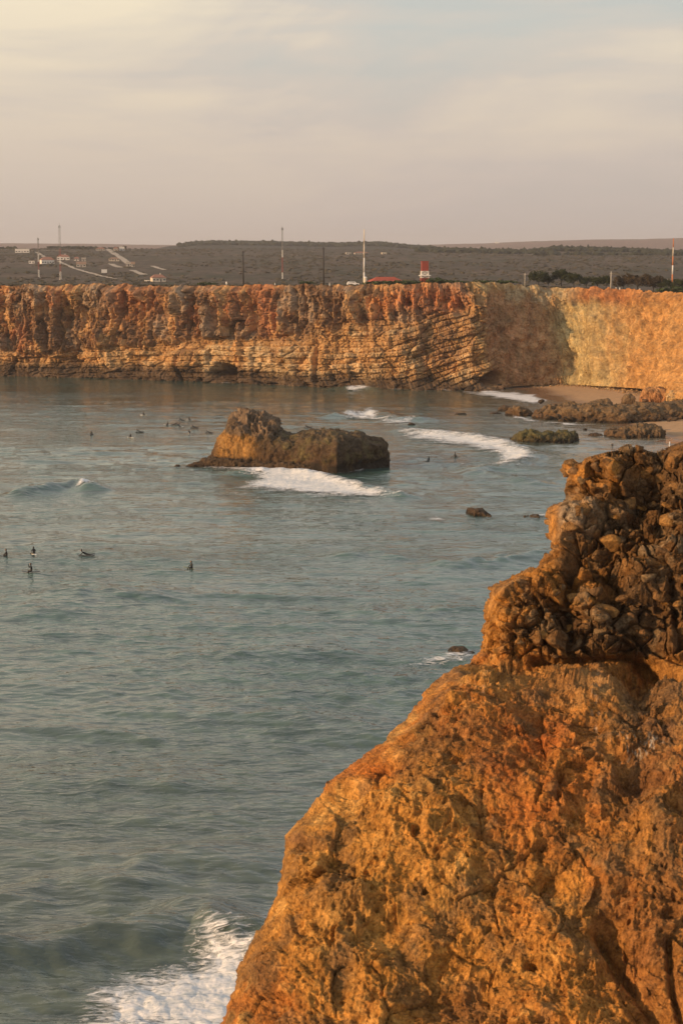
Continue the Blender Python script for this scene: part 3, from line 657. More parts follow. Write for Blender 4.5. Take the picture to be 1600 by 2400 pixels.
sr('reef_rock', [(1245,975),(1258,965),(1290,955),(1330,948),(1345,952),(1400,950),(1450,955),(1500,950),(1560,946),(1620,946),(1680,945)], [(1245,981),(1290,986),(1340,990),(1450,995),(1560,990),(1620,988),(1680,988)], 16, 'long brown rocky reef running from beach into shallow water', br, .9, 2.6, .9, 3.0, 87, nx=330, nt_=110, cat='reef')
sr('reef_rock', [(1183,971),(1195,957),(1210,953),(1225,957),(1240,962),(1249,970)], [(1183,974),(1215,976),(1249,975)], 6, 'brown rock at sea end of the long reef', br, .45, 1.5, seed=88, nx=80, nt_=40)
sr('reef_rock', [(1165,963),(1172,955),(1183,951),(1192,952),(1196,962)], [(1165,965),(1196,966)], 4, 'dark pointed rock furthest out from the long reef', dk, .3, 1.0, seed=89, nx=50, nt_=30)
sr('reef_rock', [(1146,970),(1152,966),(1170,967),(1174,970)], [(1146,971),(1174,971)], 2.5, 'thin flat black rock awash left of the reef end', dk, .15, 1.0, seed=90, nx=40, nt_=20)
sr('sea_rock', [(1065,971),(1072,968),(1090,968),(1093,971)], [(1065,972),(1093,972)], 2.5, 'thin dark rock barely above water between surf and reef', dk, .12, 1.0, seed=91, nx=40, nt_=20)
sr('reef_rock', [(1415,1021),(1425,1013),(1460,1007),(1480,1000),(1500,996),(1530,997),(1548,1000),(1556,1010),(1556,1024)], [(1415,1025),(1450,1029),(1520,1028),(1556,1027)], 9, 'brown jagged rock block between reef and near crag', br, .7, 1.8, .6, 2.4, 92, nx=160, nt_=60)
sr('sea_rock', [(1378,1021),(1384,1016),(1395,1015),(1408,1018),(1412,1022)], [(1378,1024),(1412,1024)], 3, 'low black rock just left of the jagged brown block', dk, .2, .9, seed=93, nx=40, nt_=24)
sr('sea_rock', [(1366,1008),(1368,1004),(1373,1004),(1375,1008)], [(1366,1009),(1375,1009)], .9, 'tiny round black rock behind the mossy rock', dk, .06, .6, seed=94, nx=16, nt_=16)
sr('sea_rock', [(955,995),(960,991),(966,991),(973,996)], [(955,998),(973,998)], 1.5, 'small black rock at the end of a breaking wave', dk, .1, .7, seed=95, nx=20, nt_=16)
# boulders on the beach and reef
sr('boulder', [(1500,930),(1506,912),(1520,909),(1545,908),(1556,914),(1564,928)], [(1500,944),(1564,944)], 8, 'big orange boulder on sand below the sunlit cliff', ((.30, .14, .06), (.42, .20, .09), (.5, .27, .12)), .6, 2, 1, 4, 96, zmin=1.0, nx=90, nt_=60, cat='boulder')
sr('boulder', [(1563,930),(1570,920),(1585,918),(1600,922),(1625,925)], [(1563,950),(1625,952)], 8, 'pale yellow boulder beside the big orange boulder', ((.4, .27, .13), (.5, .34, .16), (.55, .38, .2)), .6, 2, 1, 4, 97, zmin=1.0, nx=70, nt_=50, cat='boulder')
sr('boulder', [(1455,945),(1462,928),(1472,923),(1482,926),(1487,940)], [(1455,952),(1487,952)], 5, 'upright dark brown boulder standing at back of the reef', br, .4, 1.4, 1, 3, 98, zmin=0.8, nx=50, nt_=40, cat='boulder')
sr('boulder', [(1370,952),(1385,942),(1405,936),(1422,935),(1433,943),(1437,952)], [(1370,962),(1437,962)], 6, 'domed brown boulder on top of the reef beside the sand', br, .35, 2.0, 1, 3, 99, zmin=0.6, nx=70, nt_=46, cat='boulder')
sr('boulder', [(1322,956),(1330,947),(1342,945),(1352,950),(1356,957)], [(1322,963),(1356,963)], 4, 'smooth dark boulder on the seaward top of the reef', dk, .2, 1.4, 1, 3, 100, zmin=0.6, nx=40, nt_=34, cat='boulder')
sr('boulder', [(1436,958),(1441,950),(1452,946),(1464,950),(1468,958)], [(1436,964),(1468,964)], 4, 'squat brown boulder between domed and upright boulders', br, .3, 1.3, 1, 3, 101, zmin=0.8, nx=40, nt_=34, cat='boulder')

# boulder kit: a few shared low meshes
def boulder_mesh(name, seed, sub, cols, rough=.28, flat=1.0):
    bm = bmesh.new(); bmesh.ops.create_icosphere(bm, subdivisions=sub, radius=1)
    V = np.array([v.co[:] for v in bm.verts]); F = np.array([[l.index for l in f_.verts] for f_ in bm.faces]); bm.free()
    # faceted stone: clip a sphere with random planes, then roughen
    r_ = np.random.default_rng(seed); ext = np.array([1.0, 0.75+.2*r_.random(), 0.6+.25*r_.random()])*1.0
    V = V*1.0
    for k in range(13):
        n_ = r_.normal(size=3); n_ /= np.linalg.norm(n_); h_ = 0.50+.32*r_.random()
        d_ = V@n_; ov = np.clip(d_-h_, 0, None)*0.95; V = V-ov[:, None]*n_
    V *= ext
    q = fbm(V[:, 0]*1.9+seed, V[:, 1]*1.9, V[:, 2]*1.9, 4, seed); V = V*(1+rough*q[:, None])
    c = np.array(cols)[None, :]*(1+.4*fbm(V[:, 0]*2.5, V[:, 1]*2.5+seed, V[:, 2]*2.5, 4, seed+1))[:, None]
    me = np_mesh(name, V, F, c, smooth=True); return me
def place_many(name, meshes, mat, spots_, label, group, cat, parent=None):
    for k, (p, s_, rot) in enumerate(spots_):
        me = meshes[k % len(meshes)]
        if not me.materials: me.materials.append(mat)
        o = bpy.data.objects.new(name, me); COL.objects.link(o); o.location = p; o.rotation_euler = rot; o.scale = s_
        if parent: o.parent = parent
        else: tag(o, label, cat, group)
bd = [boulder_mesh('dark_boulder', 200+k, 2, (.075, .052, .036)) for k in range(5)]
sp_ = []
for k in range(125):
    px = random.choice((random.uniform(-60, 1190), random.uniform(380, 1190))); s_ = np.interp(px, [-60, 500, 900, 1128, 1200], [-0.0, 5, 9, 11.5, 12.3])
    d = np.interp(px, fpx, fd); r0 = random.uniform(.5, 1.9)*(1.4 if random.random() < .12 else 1)
    off = random.uniform(-0.5, 4.2); Y = d-off-1.0; X = Y*(px-800)/4035.0
    z_ = random.uniform(-.3, .25)*r0 + max(0, 1.6-off*.5)*.5
    sp_.append(((X, Y, z_), (r0*random.uniform(.9, 1.6), r0, r0*random.uniform(.5, .85)), (random.uniform(-.4, .4), random.uniform(-.4, .4), random.uniform(0, 6.3))))
place_many('boulder', bd, M_stack, sp_, 'dark wet boulder in the line along foot of the far cliff', 'dark boulders along the foot of the far cliff', 'boulder')
bs = [boulder_mesh('pale_boulder', 220+k, 2, c) for k, c in enumerate([(.48, .31, .15), (.40, .24, .11), (.52, .38, .2), (.3, .19, .1)])]
sp_ = []
for k in range(110):
    s_ = random.uniform(12.9, 17.6)
    fx, fyy, fz_ = np.interp(s_, sv, FX), np.interp(s_, sv, FY), np.interp(s_, sv, fz)
    nx_, ny_ = np.interp(s_, sv, nxp), np.interp(s_, sv, nyp)
    off = random.random()**1.6*7.5-1.5; r0 = random.uniform(.2, .75)*(1.7 if random.random() < .08 else 1)
    X, Y = fx+nx_*off, fyy+ny_*off
    sp_.append(((X, Y, max(fz_-off*.35, float(X-shore_x(Y))*.03+.15)), (r0*random.uniform(.9, 1.5), r0, r0*random.uniform(.6, .9)), (random.uniform(-.4, .4), random.uniform(-.4, .4), random.uniform(0, 6.3))))
place_many('boulder', bs, M_stack, sp_, 'pale fallen boulder in the scree under the bay cliff', 'fallen boulders under the bay cliff', 'boulder')
IVs = []
for k in range(520):
    s_ = rng.uniform(12.7, 17.6); off = rng.random()**1.5*8.5-1.5; r0 = rng.uniform(.1, .3)
    X, Y = np.interp(s_, sv, FX)+np.interp(s_, sv, nxp)*off, np.interp(s_, sv, FY)+np.interp(s_, sv, nyp)*off
    IVs.append((X, Y, max(np.interp(s_, sv, fz)-off*.3, float(X-shore_x(Y))*.03+.1), r0))
IVs = np.array(IVs); SCREE = IVs
br_m = [boulder_mesh('brown_boulder', 240+k, 2, c) for k, c in enumerate([(.12, .08, .048), (.17, .10, .055), (.07, .05, .034)])]
sp_ = []
for k in range(62):
    px = random.uniform(1250, 1640); py = random.uniform(952, 988); X, Y, _ = on_sea(px, py, .6); r0 = random.uniform(.4, 1.5)
    sp_.append(((float(X), float(Y), random.uniform(.2, 2.3)), (r0*1.2, r0, r0*.75), (random.uniform(-.4, .4), random.uniform(-.4, .4), random.uniform(0, 6.3))))
place_many('boulder', br_m, M_stack, sp_, 'brown boulder lying on the long rocky reef', 'brown boulders on the reef', 'boulder')

# ------------------------------------------------------------------ near cliff
SIL = [(-2500, 4200), (300, 2900), (480, 2500), (527, 2400), (535, 2370), (553, 2310), (568, 2262), (588, 2215), (618, 2160), (652, 2098), (664, 2045), (668, 2005), (665, 1978), (670, 1955), (708, 1915), (733, 1885), (752, 1850),
       (762, 1826), (828, 1786), (898, 1737), (948, 1692), (1000, 1632), (1058, 1572), (1100, 1553), (1138, 1518), (1131, 1490), (1136, 1455), (1149, 1412), (1153, 1380), (1180, 1362), (1235, 1334),
       (1268, 1312), (1288, 1298), (1287, 1240), (1284, 1202), (1300, 1186), (1328, 1168), (1324, 1130), (1325, 1088), (1330, 1000), (1330, 900)]
TOPL = [(1200, 1120), (1322, 1090), (1345, 1086), (1400, 1073), (1440, 1062), (1470, 1048), (1490, 1050), (1530, 1062), (1560, 1058), (1600, 1042), (1660, 1030), (1760, 1010), (2000, 980)]
sil_x = [p[0] for p in SIL]; sil_y = [-p[1] for p in SIL]
rows = np.concatenate([np.linspace(4200, 2470, 26), np.linspace(2462, 985, 860)])
def y0f(py): return np.interp(-py, [-4200, -2400, -1900, -1570, -1545, -1525, -1300, -1045, -985], [34, 45.5, 50.0, 54.6, 56.8, 57.0, 58.2, 60.0, 61.0])
tip_px = np.interp(-rows, sil_y, sil_x)
y0r = y0f(rows)
tx, _, tz = at_depth(tip_px, rows, y0r)
# right limit: outside the frame
rx_px = np.where(rows < 2600, 1760, 1760+(rows-2600)*1.0)
rx, _, _ = at_depth(rx_px, rows, y0r)
uf = np.concatenate([np.linspace(-1, 0, 40)[:-1], np.linspace(0, 1, 640)**1.08])
U, ROW = np.meshgrid(uf, rows); TXr = tx[:, None]; WID = (rx-tx)[:, None]
w = np.where(U > 0, U*WID, 0.0)
Rr = np.interp(-rows, [-4200, -1600, -1540, -985], [2.5, 1.7, 1.0, 0.9])[:, None]
q = np.clip(w/Rr, 0, 1); a_w = Rr*np.sqrt(np.clip(1-(1-q)**2, 0, 1))
back = np.clip(-U, 0, 1)
NXx = TXr + w + np.where(U < 0, 7.5*back**1.25+0.9*(1-np.sqrt(np.clip(1-np.clip(back*10, 0, 1)**2, 0, 1)))*0, 0)
NYy = y0r[:, None] - a_w - 0.20*w + np.where(U < 0, 18*back, 0)
NZz = np.broadcast_to(tz[:, None], U.shape).copy() - np.where(U < 0, 18*0.34*np.clip(-U, 0, 1), 0)
npx, npy = to_px(NXx, NYy, NZz)
npx = np.where(U < 0, np.broadcast_to(tip_px[:, None], U.shape), npx)
cap_t = interp(npx, TOPL)
zt_cap = at_depth(npx, cap_t, NYy)[2]
exc = np.clip(NZz-zt_cap, 0, None)
Yold = NYy; NYy = NYy+exc*5.0; NXx = np.where(U >= 0, NXx*NYy/Yold+exc*.6, NXx+exc*.8); NZz = np.where(exc > 0, zt_cap-1.3*exc, NZz)
onfront = (U > 0)
def nsp(px, py, rx, ry, pw=1.0): return np.exp(-((((npx-px)/rx)**2+((npy-py)/ry)**2)**pw))
def nln(pts, wd): return np.exp(-(pl_dist(npx, npy, pts)/wd)**2)
upm = sst(1565, 1525, npy)                                # 1 in the blocky crag
X_, Y_, Z_ = NXx, NYy, NZz
wx = X_+0.35*fbm(X_/1.2, Y_/1.2, Z_/1.2, 3, 300); wz = Z_+0.35*fbm(X_/1.2, Y_/1.2, Z_/1.2, 3, 301); wy = Y_
b1 = fbm(X_/3.2, Y_/3.2, Z_/3.2, 5, 302)
b2 = fbm(wx/1.0, wy/1.0, wz/1.3, 5, 303, ridge=True)
b3 = fbm(wx/0.28, wy/0.33, wz/0.62, 4, 304)
pit1, pit2, pid = voro(wx/0.62, wy/0.62, wz/0.75, 305); pits = sst(0.42, 0.12, pit1)*(pid > .62)
pp1, pp2, ppid = voro(wx/0.21, wy/0.21, wz/0.25, 306); pits2 = sst(0.45, 0.15, pp1)*(ppid > .42)
flutes = fbm(wx/0.22, wy/0.4, wz/3.0, 3, 307, ridge=True)
flm = np.clip(nsp(760, 2050, 130, 60)+nsp(1450, 2230, 110, 120)+nsp(1330, 2170, 60, 60)*.6, 0, 1)
qz = fbm(X_/1.3, Y_/1.3, Z_/1.3, 3, 317)
D_low = 0.75*b1+0.24*b2+0.11*b3-0.26*pits*sst(-.1, .3, b1)-0.13*pits2*(0.4+.6*sst(-.2, .3, b1))+flm*0.20*flutes
D_low += 0.15*fbm(wx/.6, wy/.6, wz/.35, 4, 309, ridge=True)+0.045*fbm(wx/.13, wy/.13, wz/.16, 3, 312, ridge=True)
cb1, cb2, cid, cfa = voroF(wx/0.78, wy/0.78, wz/0.58, 310); e1 = sst(0.0, 0.13, cb2-cb1)
cs1, cs2, csid, cfb = voroF(wx/0.40, wy/0.40, wz/0.33, 311); e2 = sst(0.0, 0.16, cs2-cs1)
lg1, lg2, lgid, lgf = voroF(wx/2.3, wy/2.3, wz/1.8, 313); sm1, sm2, smid, smf = voroF(wx/.15, wy/.15, wz/.13, 314)
zone = sst(-.15, .25, fbm(X_/1.8, Y_/1.8, Z_/1.8, 3, 315))
D_upc = 0.40*b1+0.10*b2+0.04*b3+0.6*lgf+.5*(lgid-.5)+0.30*(e1-1)+0.45*(cid-.5)+0.52*cfa+zone*(0.14*(e2-1)+0.22*(csid-.5)+0.34*cfb)+0.11*smf+.07*(smid-.5)+.07*b3
lw1, lw2, lwid, lwf = voroF(wx/1.5, wy/1.5, wz/1.9, 316); D_low = D_low*(0.62+.38*sst(-.25, .3, fbm(X_/2.2, Y_/2.2, Z_/2.2, 3, 350)))+0.26*lwf+.14*(lwid-.5)+0.13*cfb*sst(-.2,.3,qz)+0.055*smf+.03*(smid-.5)-.12*sst(.07, 0, lw2-lw1)*sst(0,.3,qz)
DN = lerp(D_low, D_upc, upm)
feat = 0
for (px, py, rx_, ry_, am) in (
    # upper crag: overhang, crevices, pillars
    (1500, 1560, 60, 38, -1.5), (1338, 1330, 20, 70, -1.0), (1325, 1470, 14, 60, -0.7), (1440, 1390, 26, 60, -0.9), (1510, 1130, 60, 50, -0.9), (1540, 1450, 22, 60, -0.7), (1500, 1215, 40, 14, -.5),
    (1350, 1215, 40, 34, 0.45), (1200, 1430, 50, 80, 0.35), (1285, 1475, 50, 40, 0.5), (1400, 1480, 55, 50, 0.7), (1560, 1500, 50, 40, 0.7), (1460, 1150, 12, 40, .3), (1380, 1110, 14, 30, .3), (1430, 1110, 12, 36, .35),
    (1395, 1305, 40, 40, -0.5), (1420, 1240, 60, 30, -.3), (1560, 1300, 50, 50, .4), (1510, 1330, 26, 40, .3), (1590, 1240, 30, 40, .3),
    # lower slope: hollows, swellings, ledges
    (700, 1985, 34, 14, -0.5), (772, 2010, 22, 18, -0.35), (690, 1950, 40, 26, 0.30), (880, 1800, 60, 22, -0.35), (870, 1850, 110, 12, -0.2), (1245, 2262, 16, 12, -0.75), (1480, 2270, 60, 60, -0.5), (1430, 2190, 36, 50, -0.6), (1520, 2390, 60, 60, -0.6),
    (780, 2110, 90, 45, 0.35), (615, 2270, 30, 45, 0.25), (640, 2180, 22, 30, -.2), (900, 2190, 60, 40, -0.25), (940, 2150, 40, 30, -.3), (1290, 2070, 30, 20, -0.4), (1180, 2040, 50, 30, -0.3), (1100, 2230, 110, 50, -0.3),
    (1040, 2350, 90, 60, -0.5), (1320, 2200, 90, 90, 0.4), (1300, 2350, 110, 60, 0.4), (1000, 2000, 120, 70, 0.3), (1200, 1850, 120, 90, 0.35), (1480, 1850, 50, 40, -0.55), (1460, 1790, 40, 30, -.2), (1500, 1640, 50, 70, -0.4), (1390, 1700, 40, 24, -.25),
    (1150, 1700, 110, 60, 0.3), (1312, 1840, 8, 22, -0.35), (1080, 1790, 14, 10, -.3), (1560, 1960, 60, 80, 0.3), (1430, 2020, 60, 50, .25), (1585, 1800, 30, 60, .3), (600, 2400, 50, 30, .2), (1150, 2080, 36, 24, -.3)):
    feat = feat+am*nsp(px, py, rx_, ry_, 1.3)
for pts, wd, am in (([(1250, 1545), (1320, 1548), (1400, 1542), (1470, 1538), (1540, 1560), (1600, 1600)], 6, -0.9), ([(1600, 1560), (1530, 1525), (1490, 1510), (1460, 1530)], 7, -.5),
                    ([(1300, 1770), (1330, 1760), (1355, 1750)], 4, -.3), ([(1395, 2180), (1450, 2260), (1520, 2360), (1560, 2420)], 12, -.55), ([(1290, 1165), (1340, 1170), (1420, 1150), (1520, 1175), (1600, 1180)], 7, -.5),
                    ([(1565, 2210), (1575, 2330), (1600, 2400)], 8, -.5), ([(760, 1848), (850, 1862), (880, 1850)], 6, -.22), ([(640, 2160), (720, 2110), (790, 2085), (850, 2100), (870, 2150)], 12, .14), ([(1010, 1620), (1120, 1575), (1240, 1560)], 7, -.15),
                    ([(1330, 1300), (1322, 1400), (1340, 1500)], 7, -.5), ([(940, 1750), (1010, 1730)], 5, -.22), ([(1340, 1690), (1400, 1682)], 3, -.2), ([(1340, 1702), (1410, 1696)], 3, -.2), ([(1350, 1716), (1400, 1712)], 3, -.2),
                    ([(1570, 1350), (1580, 1420), (1590, 1520)], 7, -.5), ([(1480, 1370), (1560, 1350), (1640, 1350)], 5, -.35), ([(1150, 1380), (1140, 1500)], 5, .1), ([(1050, 2210), (1110, 2250)], 5, -.2)):
    feat = feat+am*nln(pts, wd)
DN = (DN + feat*onfront)*(1-.8*sst(.25, 1.2, exc))
DN = np.where(onfront, np.clip(DN, -9, np.interp(npy-cap_t, [0, 70], [.12, 1.0])), DN)
DN = np.where(onfront, np.minimum(DN, .17+w*.7), DN)
tipfade = 0.30+0.70*sst(0.0, 0.9, np.abs(w))*1.0
tipfade = np.where(U < 0, 0.5, tipfade)
DN = DN*np.where(onfront, tipfade, 0.35); DN = np.where(onfront, DN, np.minimum(DN, .17))
nn = normals_grid(X_, Y_, Z_)
sgn = np.sign(-(nn[1][400, 400])); nn = [t*sgn for t in nn]
# smooth the displacement direction so that it does not follow the folded cap abruptly
NX2, NY2, NZ2 = X_+nn[0]*DN, Y_+nn[1]*DN, Z_+nn[2]*DN
# colours
qa = fbm(X_/2.6, Y_/2.6, Z_/2.6, 5, 320); qb = fbm(wx/.8, wy/.8, wz/.8, 5, 321); qc = fbm(wx/.25, wy/.25, wz/.25, 4, 322)
base = np.broadcast_to(C(.57, .290, .072), X_.shape+(3,))
nc_ = mx(base, C(.49, .205, .052), sst(-.15, .45, qa+.4*qb))
nc_ = mx(nc_, C(.70, .42, .14), sst(.0, .5, qb+.3*qc-.3*qa))
nc_ = mx(nc_, C(.20, .125, .06), sst(.05, .5, fbm(X_/1.5, Y_/1.5, Z_/1.5, 5, 323)+.3*qc)*.75)
def blend(c, m): 
    global nc_
    nc_ = mx(nc_, C(*c), np.clip(m, 0, 1))
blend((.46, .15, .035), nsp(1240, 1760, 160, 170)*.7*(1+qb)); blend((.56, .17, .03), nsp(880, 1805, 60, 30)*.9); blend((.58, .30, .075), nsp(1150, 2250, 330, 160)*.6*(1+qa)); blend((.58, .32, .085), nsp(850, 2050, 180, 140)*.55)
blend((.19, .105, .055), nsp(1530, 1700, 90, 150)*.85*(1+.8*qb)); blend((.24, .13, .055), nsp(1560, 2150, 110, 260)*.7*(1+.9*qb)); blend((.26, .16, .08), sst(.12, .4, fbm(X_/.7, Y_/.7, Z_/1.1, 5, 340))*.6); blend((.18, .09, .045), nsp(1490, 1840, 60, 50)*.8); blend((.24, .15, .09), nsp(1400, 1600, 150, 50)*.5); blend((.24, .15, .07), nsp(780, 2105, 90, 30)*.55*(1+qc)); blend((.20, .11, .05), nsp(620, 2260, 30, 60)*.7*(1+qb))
blend((.22, .12, .06), nsp(700, 1970, 40, 14)*.8); blend((.27, .13, .05), nsp(1060, 2350, 100, 60)*.7*(1+qb)); blend((.30, .12, .04), nsp(1500, 2250, 90, 160)*.55)  # shade of the carved hollows and gully painted into the rock colour
# crag: grey brown blocks, low sun painted as orange on the left edges
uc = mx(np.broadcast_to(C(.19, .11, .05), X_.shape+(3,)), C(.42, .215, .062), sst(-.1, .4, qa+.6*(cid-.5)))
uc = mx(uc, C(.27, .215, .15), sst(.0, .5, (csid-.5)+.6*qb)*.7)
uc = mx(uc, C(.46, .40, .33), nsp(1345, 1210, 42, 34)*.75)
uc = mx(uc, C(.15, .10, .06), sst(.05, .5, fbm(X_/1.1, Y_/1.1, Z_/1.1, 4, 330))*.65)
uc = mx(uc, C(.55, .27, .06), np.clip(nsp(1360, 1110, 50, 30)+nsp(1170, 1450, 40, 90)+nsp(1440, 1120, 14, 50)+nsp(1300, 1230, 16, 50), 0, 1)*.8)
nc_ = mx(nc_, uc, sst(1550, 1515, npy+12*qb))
# white guano streaks
st = fbm(wx/.10, wy/.2, wz/.9, 3, 331)
blend((.72, .68, .64), (nsp(1500, 1745, 50, 26)+nsp(1395, 1650, 10, 60)*.6+nsp(1130, 1620, 60, 30)*.25)*sst(.15, .4, st)*1.0)
nc_ = nc_*(1+.22*qc)[..., None]
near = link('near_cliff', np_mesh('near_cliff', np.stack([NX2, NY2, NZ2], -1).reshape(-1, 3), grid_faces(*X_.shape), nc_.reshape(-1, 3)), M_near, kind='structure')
# stones bedded in the crag: each a part of the cliff
stone_c = [(.28, .165, .07), (.20, .125, .065), (.36, .20, .065), (.24, .17, .10), (.17, .105, .055), (.40, .23, .085), (.22, .13, .06)]
stones = [boulder_mesh('stone', 400+k, 3, stone_c[k % 7], rough=.10) for k in range(14)]
idx = np.argwhere((npy > 1080) & (npy < 1530) & (npx > 1300) & (npx < 1640) & onfront & (exc <= 0))
idx2 = np.argwhere((npy > 1380) & (npy < 1540) & (npx > 1160) & (npx < 1330) & onfront)
pr = np.random.default_rng(12); chosen = []
for src, cnt, lo_, hi_ in ((idx, 70, .16, .46), (idx2, 14, .10, .28)):
    for t_ in range(cnt*14):
        if cnt <= 0: break
        r_, c_ = src[pr.integers(len(src))]; rad = lo_+(hi_-lo_)*pr.random()**1.7
        P = np.array([NX2[r_, c_], NY2[r_, c_], NZ2[r_, c_]])
        if any(np.linalg.norm(P-o[0]) < (rad+o[1])*.82 for o in chosen): continue
        chosen.append((P, rad, np.array([nn[0][r_, c_], nn[1][r_, c_], nn[2][r_, c_]]))); cnt -= 1
for k, (P, rad, nv) in enumerate(chosen):
    me = stones[k % len(stones)]
    if not me.materials: me.materials.append(M_near)
    o = bpy.data.objects.new('stone', me); COL.objects.link(o); o.parent = near
    o.location = P-nv*rad*.42; o.scale = (rad*pr.uniform(.9, 1.35), rad*.95, rad*pr.uniform(.75, 1.05)); o.rotation_euler = (pr.uniform(-.35, .35), pr.uniform(-.4, .4), pr.uniform(-.5, .5))

# ------------------------------------------------------------------ scrub and woods on the land
def ico_pts():
    bm = bmesh.new(); bmesh.ops.create_icosphere(bm, subdivisions=1, radius=1)
    V = np.array([v.co[:] for v in bm.verts]); F = np.array([[v.index for v in f_.verts] for f_ in bm.faces]); bm.free(); return V, F
IV, IF = ico_pts()
def leafy(name, c, var=.5, scale=.8):
    m, nt, b = new_mat(name, 0.9, 0.1)
    g = N(nt, 'ShaderNodeNewGeometry'); n = N(nt, 'ShaderNodeTexNoise', i_Scale=scale, i_Detail=6.0, i_Roughness=.7); nt.links.new(g.outputs[0], n.inputs[0])
    nt.links.new(ramp(nt, n.outputs[0], [(.3, tuple(v*(1-var) for v in c)), (.7, tuple(v*(1+var) for v in c))]), b.inputs[0]); return m
M_scrub = leafy('scrub_leaves', (.066, .056, .036), .35, .15); M_wood = leafy('wood_leaves', (.030, .034, .020), .4, .06)
M_tree = leafy('pine_leaves', (.034, .042, .018), .5, .9); M_shrub = leafy('shrub_leaves', (.055, .075, .03), .5, 1.2); M_drytree = leafy('brown_leaves', (.060, .045, .028), .5, .9)
def blobs(name, P, S, mat, seed=0):
    r_ = np.random.default_rng(seed); n = len(P)
    jit = 1+.35*r_.normal(size=(n, len(IV), 1)); rot = r_.random(n)*6.28
    v = IV[None]*jit*S[:, None, :]
    c_, s_ = np.cos(rot)[:, None], np.sin(rot)[:, None]
    v = np.stack([v[..., 0]*c_-v[..., 1]*s_, v[..., 0]*s_+v[..., 1]*c_, v[..., 2]], -1)+P[:, None, :]
    F = (IF[None]+(np.arange(n)*len(IV))[:, None, None]).reshape(-1, 3)
    return link(name, np_mesh(name, v.reshape(-1, 3), F, smooth=False), mat, kind='stuff')
M_scree = plain('scree_stone', (.36, .23, .12), .9, .3, .6)
blobs('scree', SCREE[:, :3], np.stack([SCREE[:, 3]*1.3, SCREE[:, 3], SCREE[:, 3]*.8], -1), M_scree, 9)
pr = np.random.default_rng(5)
Yb = 1150+(2650-1150)*pr.random(9000)**0.8; pxb = pr.uniform(-160, 1760, 9000); Xb = Yb*(pxb-800)/4045
msk = fbm(Xb/70, Yb/120, 0, 4, 88) > -.12; Xb, Yb = Xb[msk], Yb[msk]
Zb = terr(Xb, Yb); sb = pr.uniform(.35, 1.4, len(Xb))
blobs('scrub', np.stack([Xb, Yb, Zb+sb*.2], -1), np.stack([sb*1.9, sb*1.6, sb*.8], -1), M_scrub, 1)
# scrub on the rim of the plateau
pxb = pr.uniform(-150, 1750, 900); dtb = np.interp(pxb, top_px[o_], top_d[o_]); bk = 3+pr.random(900)**2*50; Yb = dtb+bk; Xb = Yb*(pxb-800)/4045; Zb = terr(Xb, Yb)
sb = pr.uniform(.12, .5, 900); blobs('rim_scrub', np.stack([Xb, Yb, Zb+.1], -1), np.stack([sb*2.2, sb*2, sb*.9], -1), M_scrub, 2)
def ridge_wood(name, D0, D1, pxa, pxb_, n, hgt, seed, mat, gate=-.2):
    r_ = np.random.default_rng(seed); Y = r_.uniform(D0, D1, n); px = r_.uniform(pxa, pxb_, n); X = Y*(px-800)/4045
    m_ = fbm(X/120, Y/300, 0, 3, seed) > gate; X, Y = X[m_], Y[m_]; Z = terr(X, Y); s_ = hgt*r_.uniform(.55, 1.25, len(X))
    s_ = np.where(r_.random(len(X)) < .04, s_*1.15, s_)
    blobs(name, np.stack([X, Y, Z+s_*.45], -1), np.stack([s_*1.1, s_*1.1, s_*.7], -1), mat, seed)
ridge_wood('ridge_wood', 3450, 3750, 420, 1010, 5200, 4.6, 61, M_wood, -.9)
ridge_wood('ridge_wood', 2450, 2720, 980, 1760, 3000, 4.6, 62, M_wood, -.5)
ridge_wood('ridge_wood', 2520, 2640, -160, 300, 320, 3.2, 63, M_wood, -.05)
ridge_wood('ridge_wood', 2200, 2450, 1150, 1760, 900, 4, 64, M_wood, .0)

# ------------------------------------------------------------------ tracks over the plain
M_track = plain('pale_track', (.40, .34, .28), .95, .12, .05)
def track(name, pts, wid):
    P = []
    for (a0, b0), (a1, b1) in zip(pts[:-1], pts[1:]):
        for t in np.linspace(0, 1, 9)[:-1]: P.append(on_land(a0+(a1-a0)*t, b0+(b1-b0)*t))
    P.append(on_land(*pts[-1])); P = np.array(P); V = []
    for k in range(len(P)):
        d_ = P[min(k+1, len(P)-1)]-P[max(k-1, 0)]; n_ = np.array([-d_[1], d_[0]]); n_ /= np.linalg.norm(n_)+1e-6
        w_ = wid*.55*(.7+.6*random.random())/2
        row = []
        for s_ in (-1, -.33, .33, 1):
            x, y = P[k, 0]+n_[0]*w_*s_, P[k, 1]+n_[1]*w_*s_; row.append((x, y, float(terr(x, y))+.45))
        V += row
    return link(name, np_mesh(name, V, grid_faces(len(P), 4), smooth=False), M_track, kind='structure')
for pts, w_ in (([(86, 591), (96, 597), (105, 604)], 9), ([(138, 613), (155, 621), (175, 630), (205, 639), (240, 648), (272, 655)], 7), ([(272, 655), (300, 657)], 3), ([(252, 584), (262, 591), (276, 600), (290, 609), (302, 619)], 13),
                ([(256, 617), (268, 623), (281, 628)], 11), ([(311, 634), (322, 639), (338, 645)], 11), ([(358, 624), (370, 629), (388, 634)], 9), ([(0, 585.5), (60, 587), (120, 588), (182, 589.5)], 10), ([(304, 586), (316, 587)], 12)):
    track('track', pts, w_)

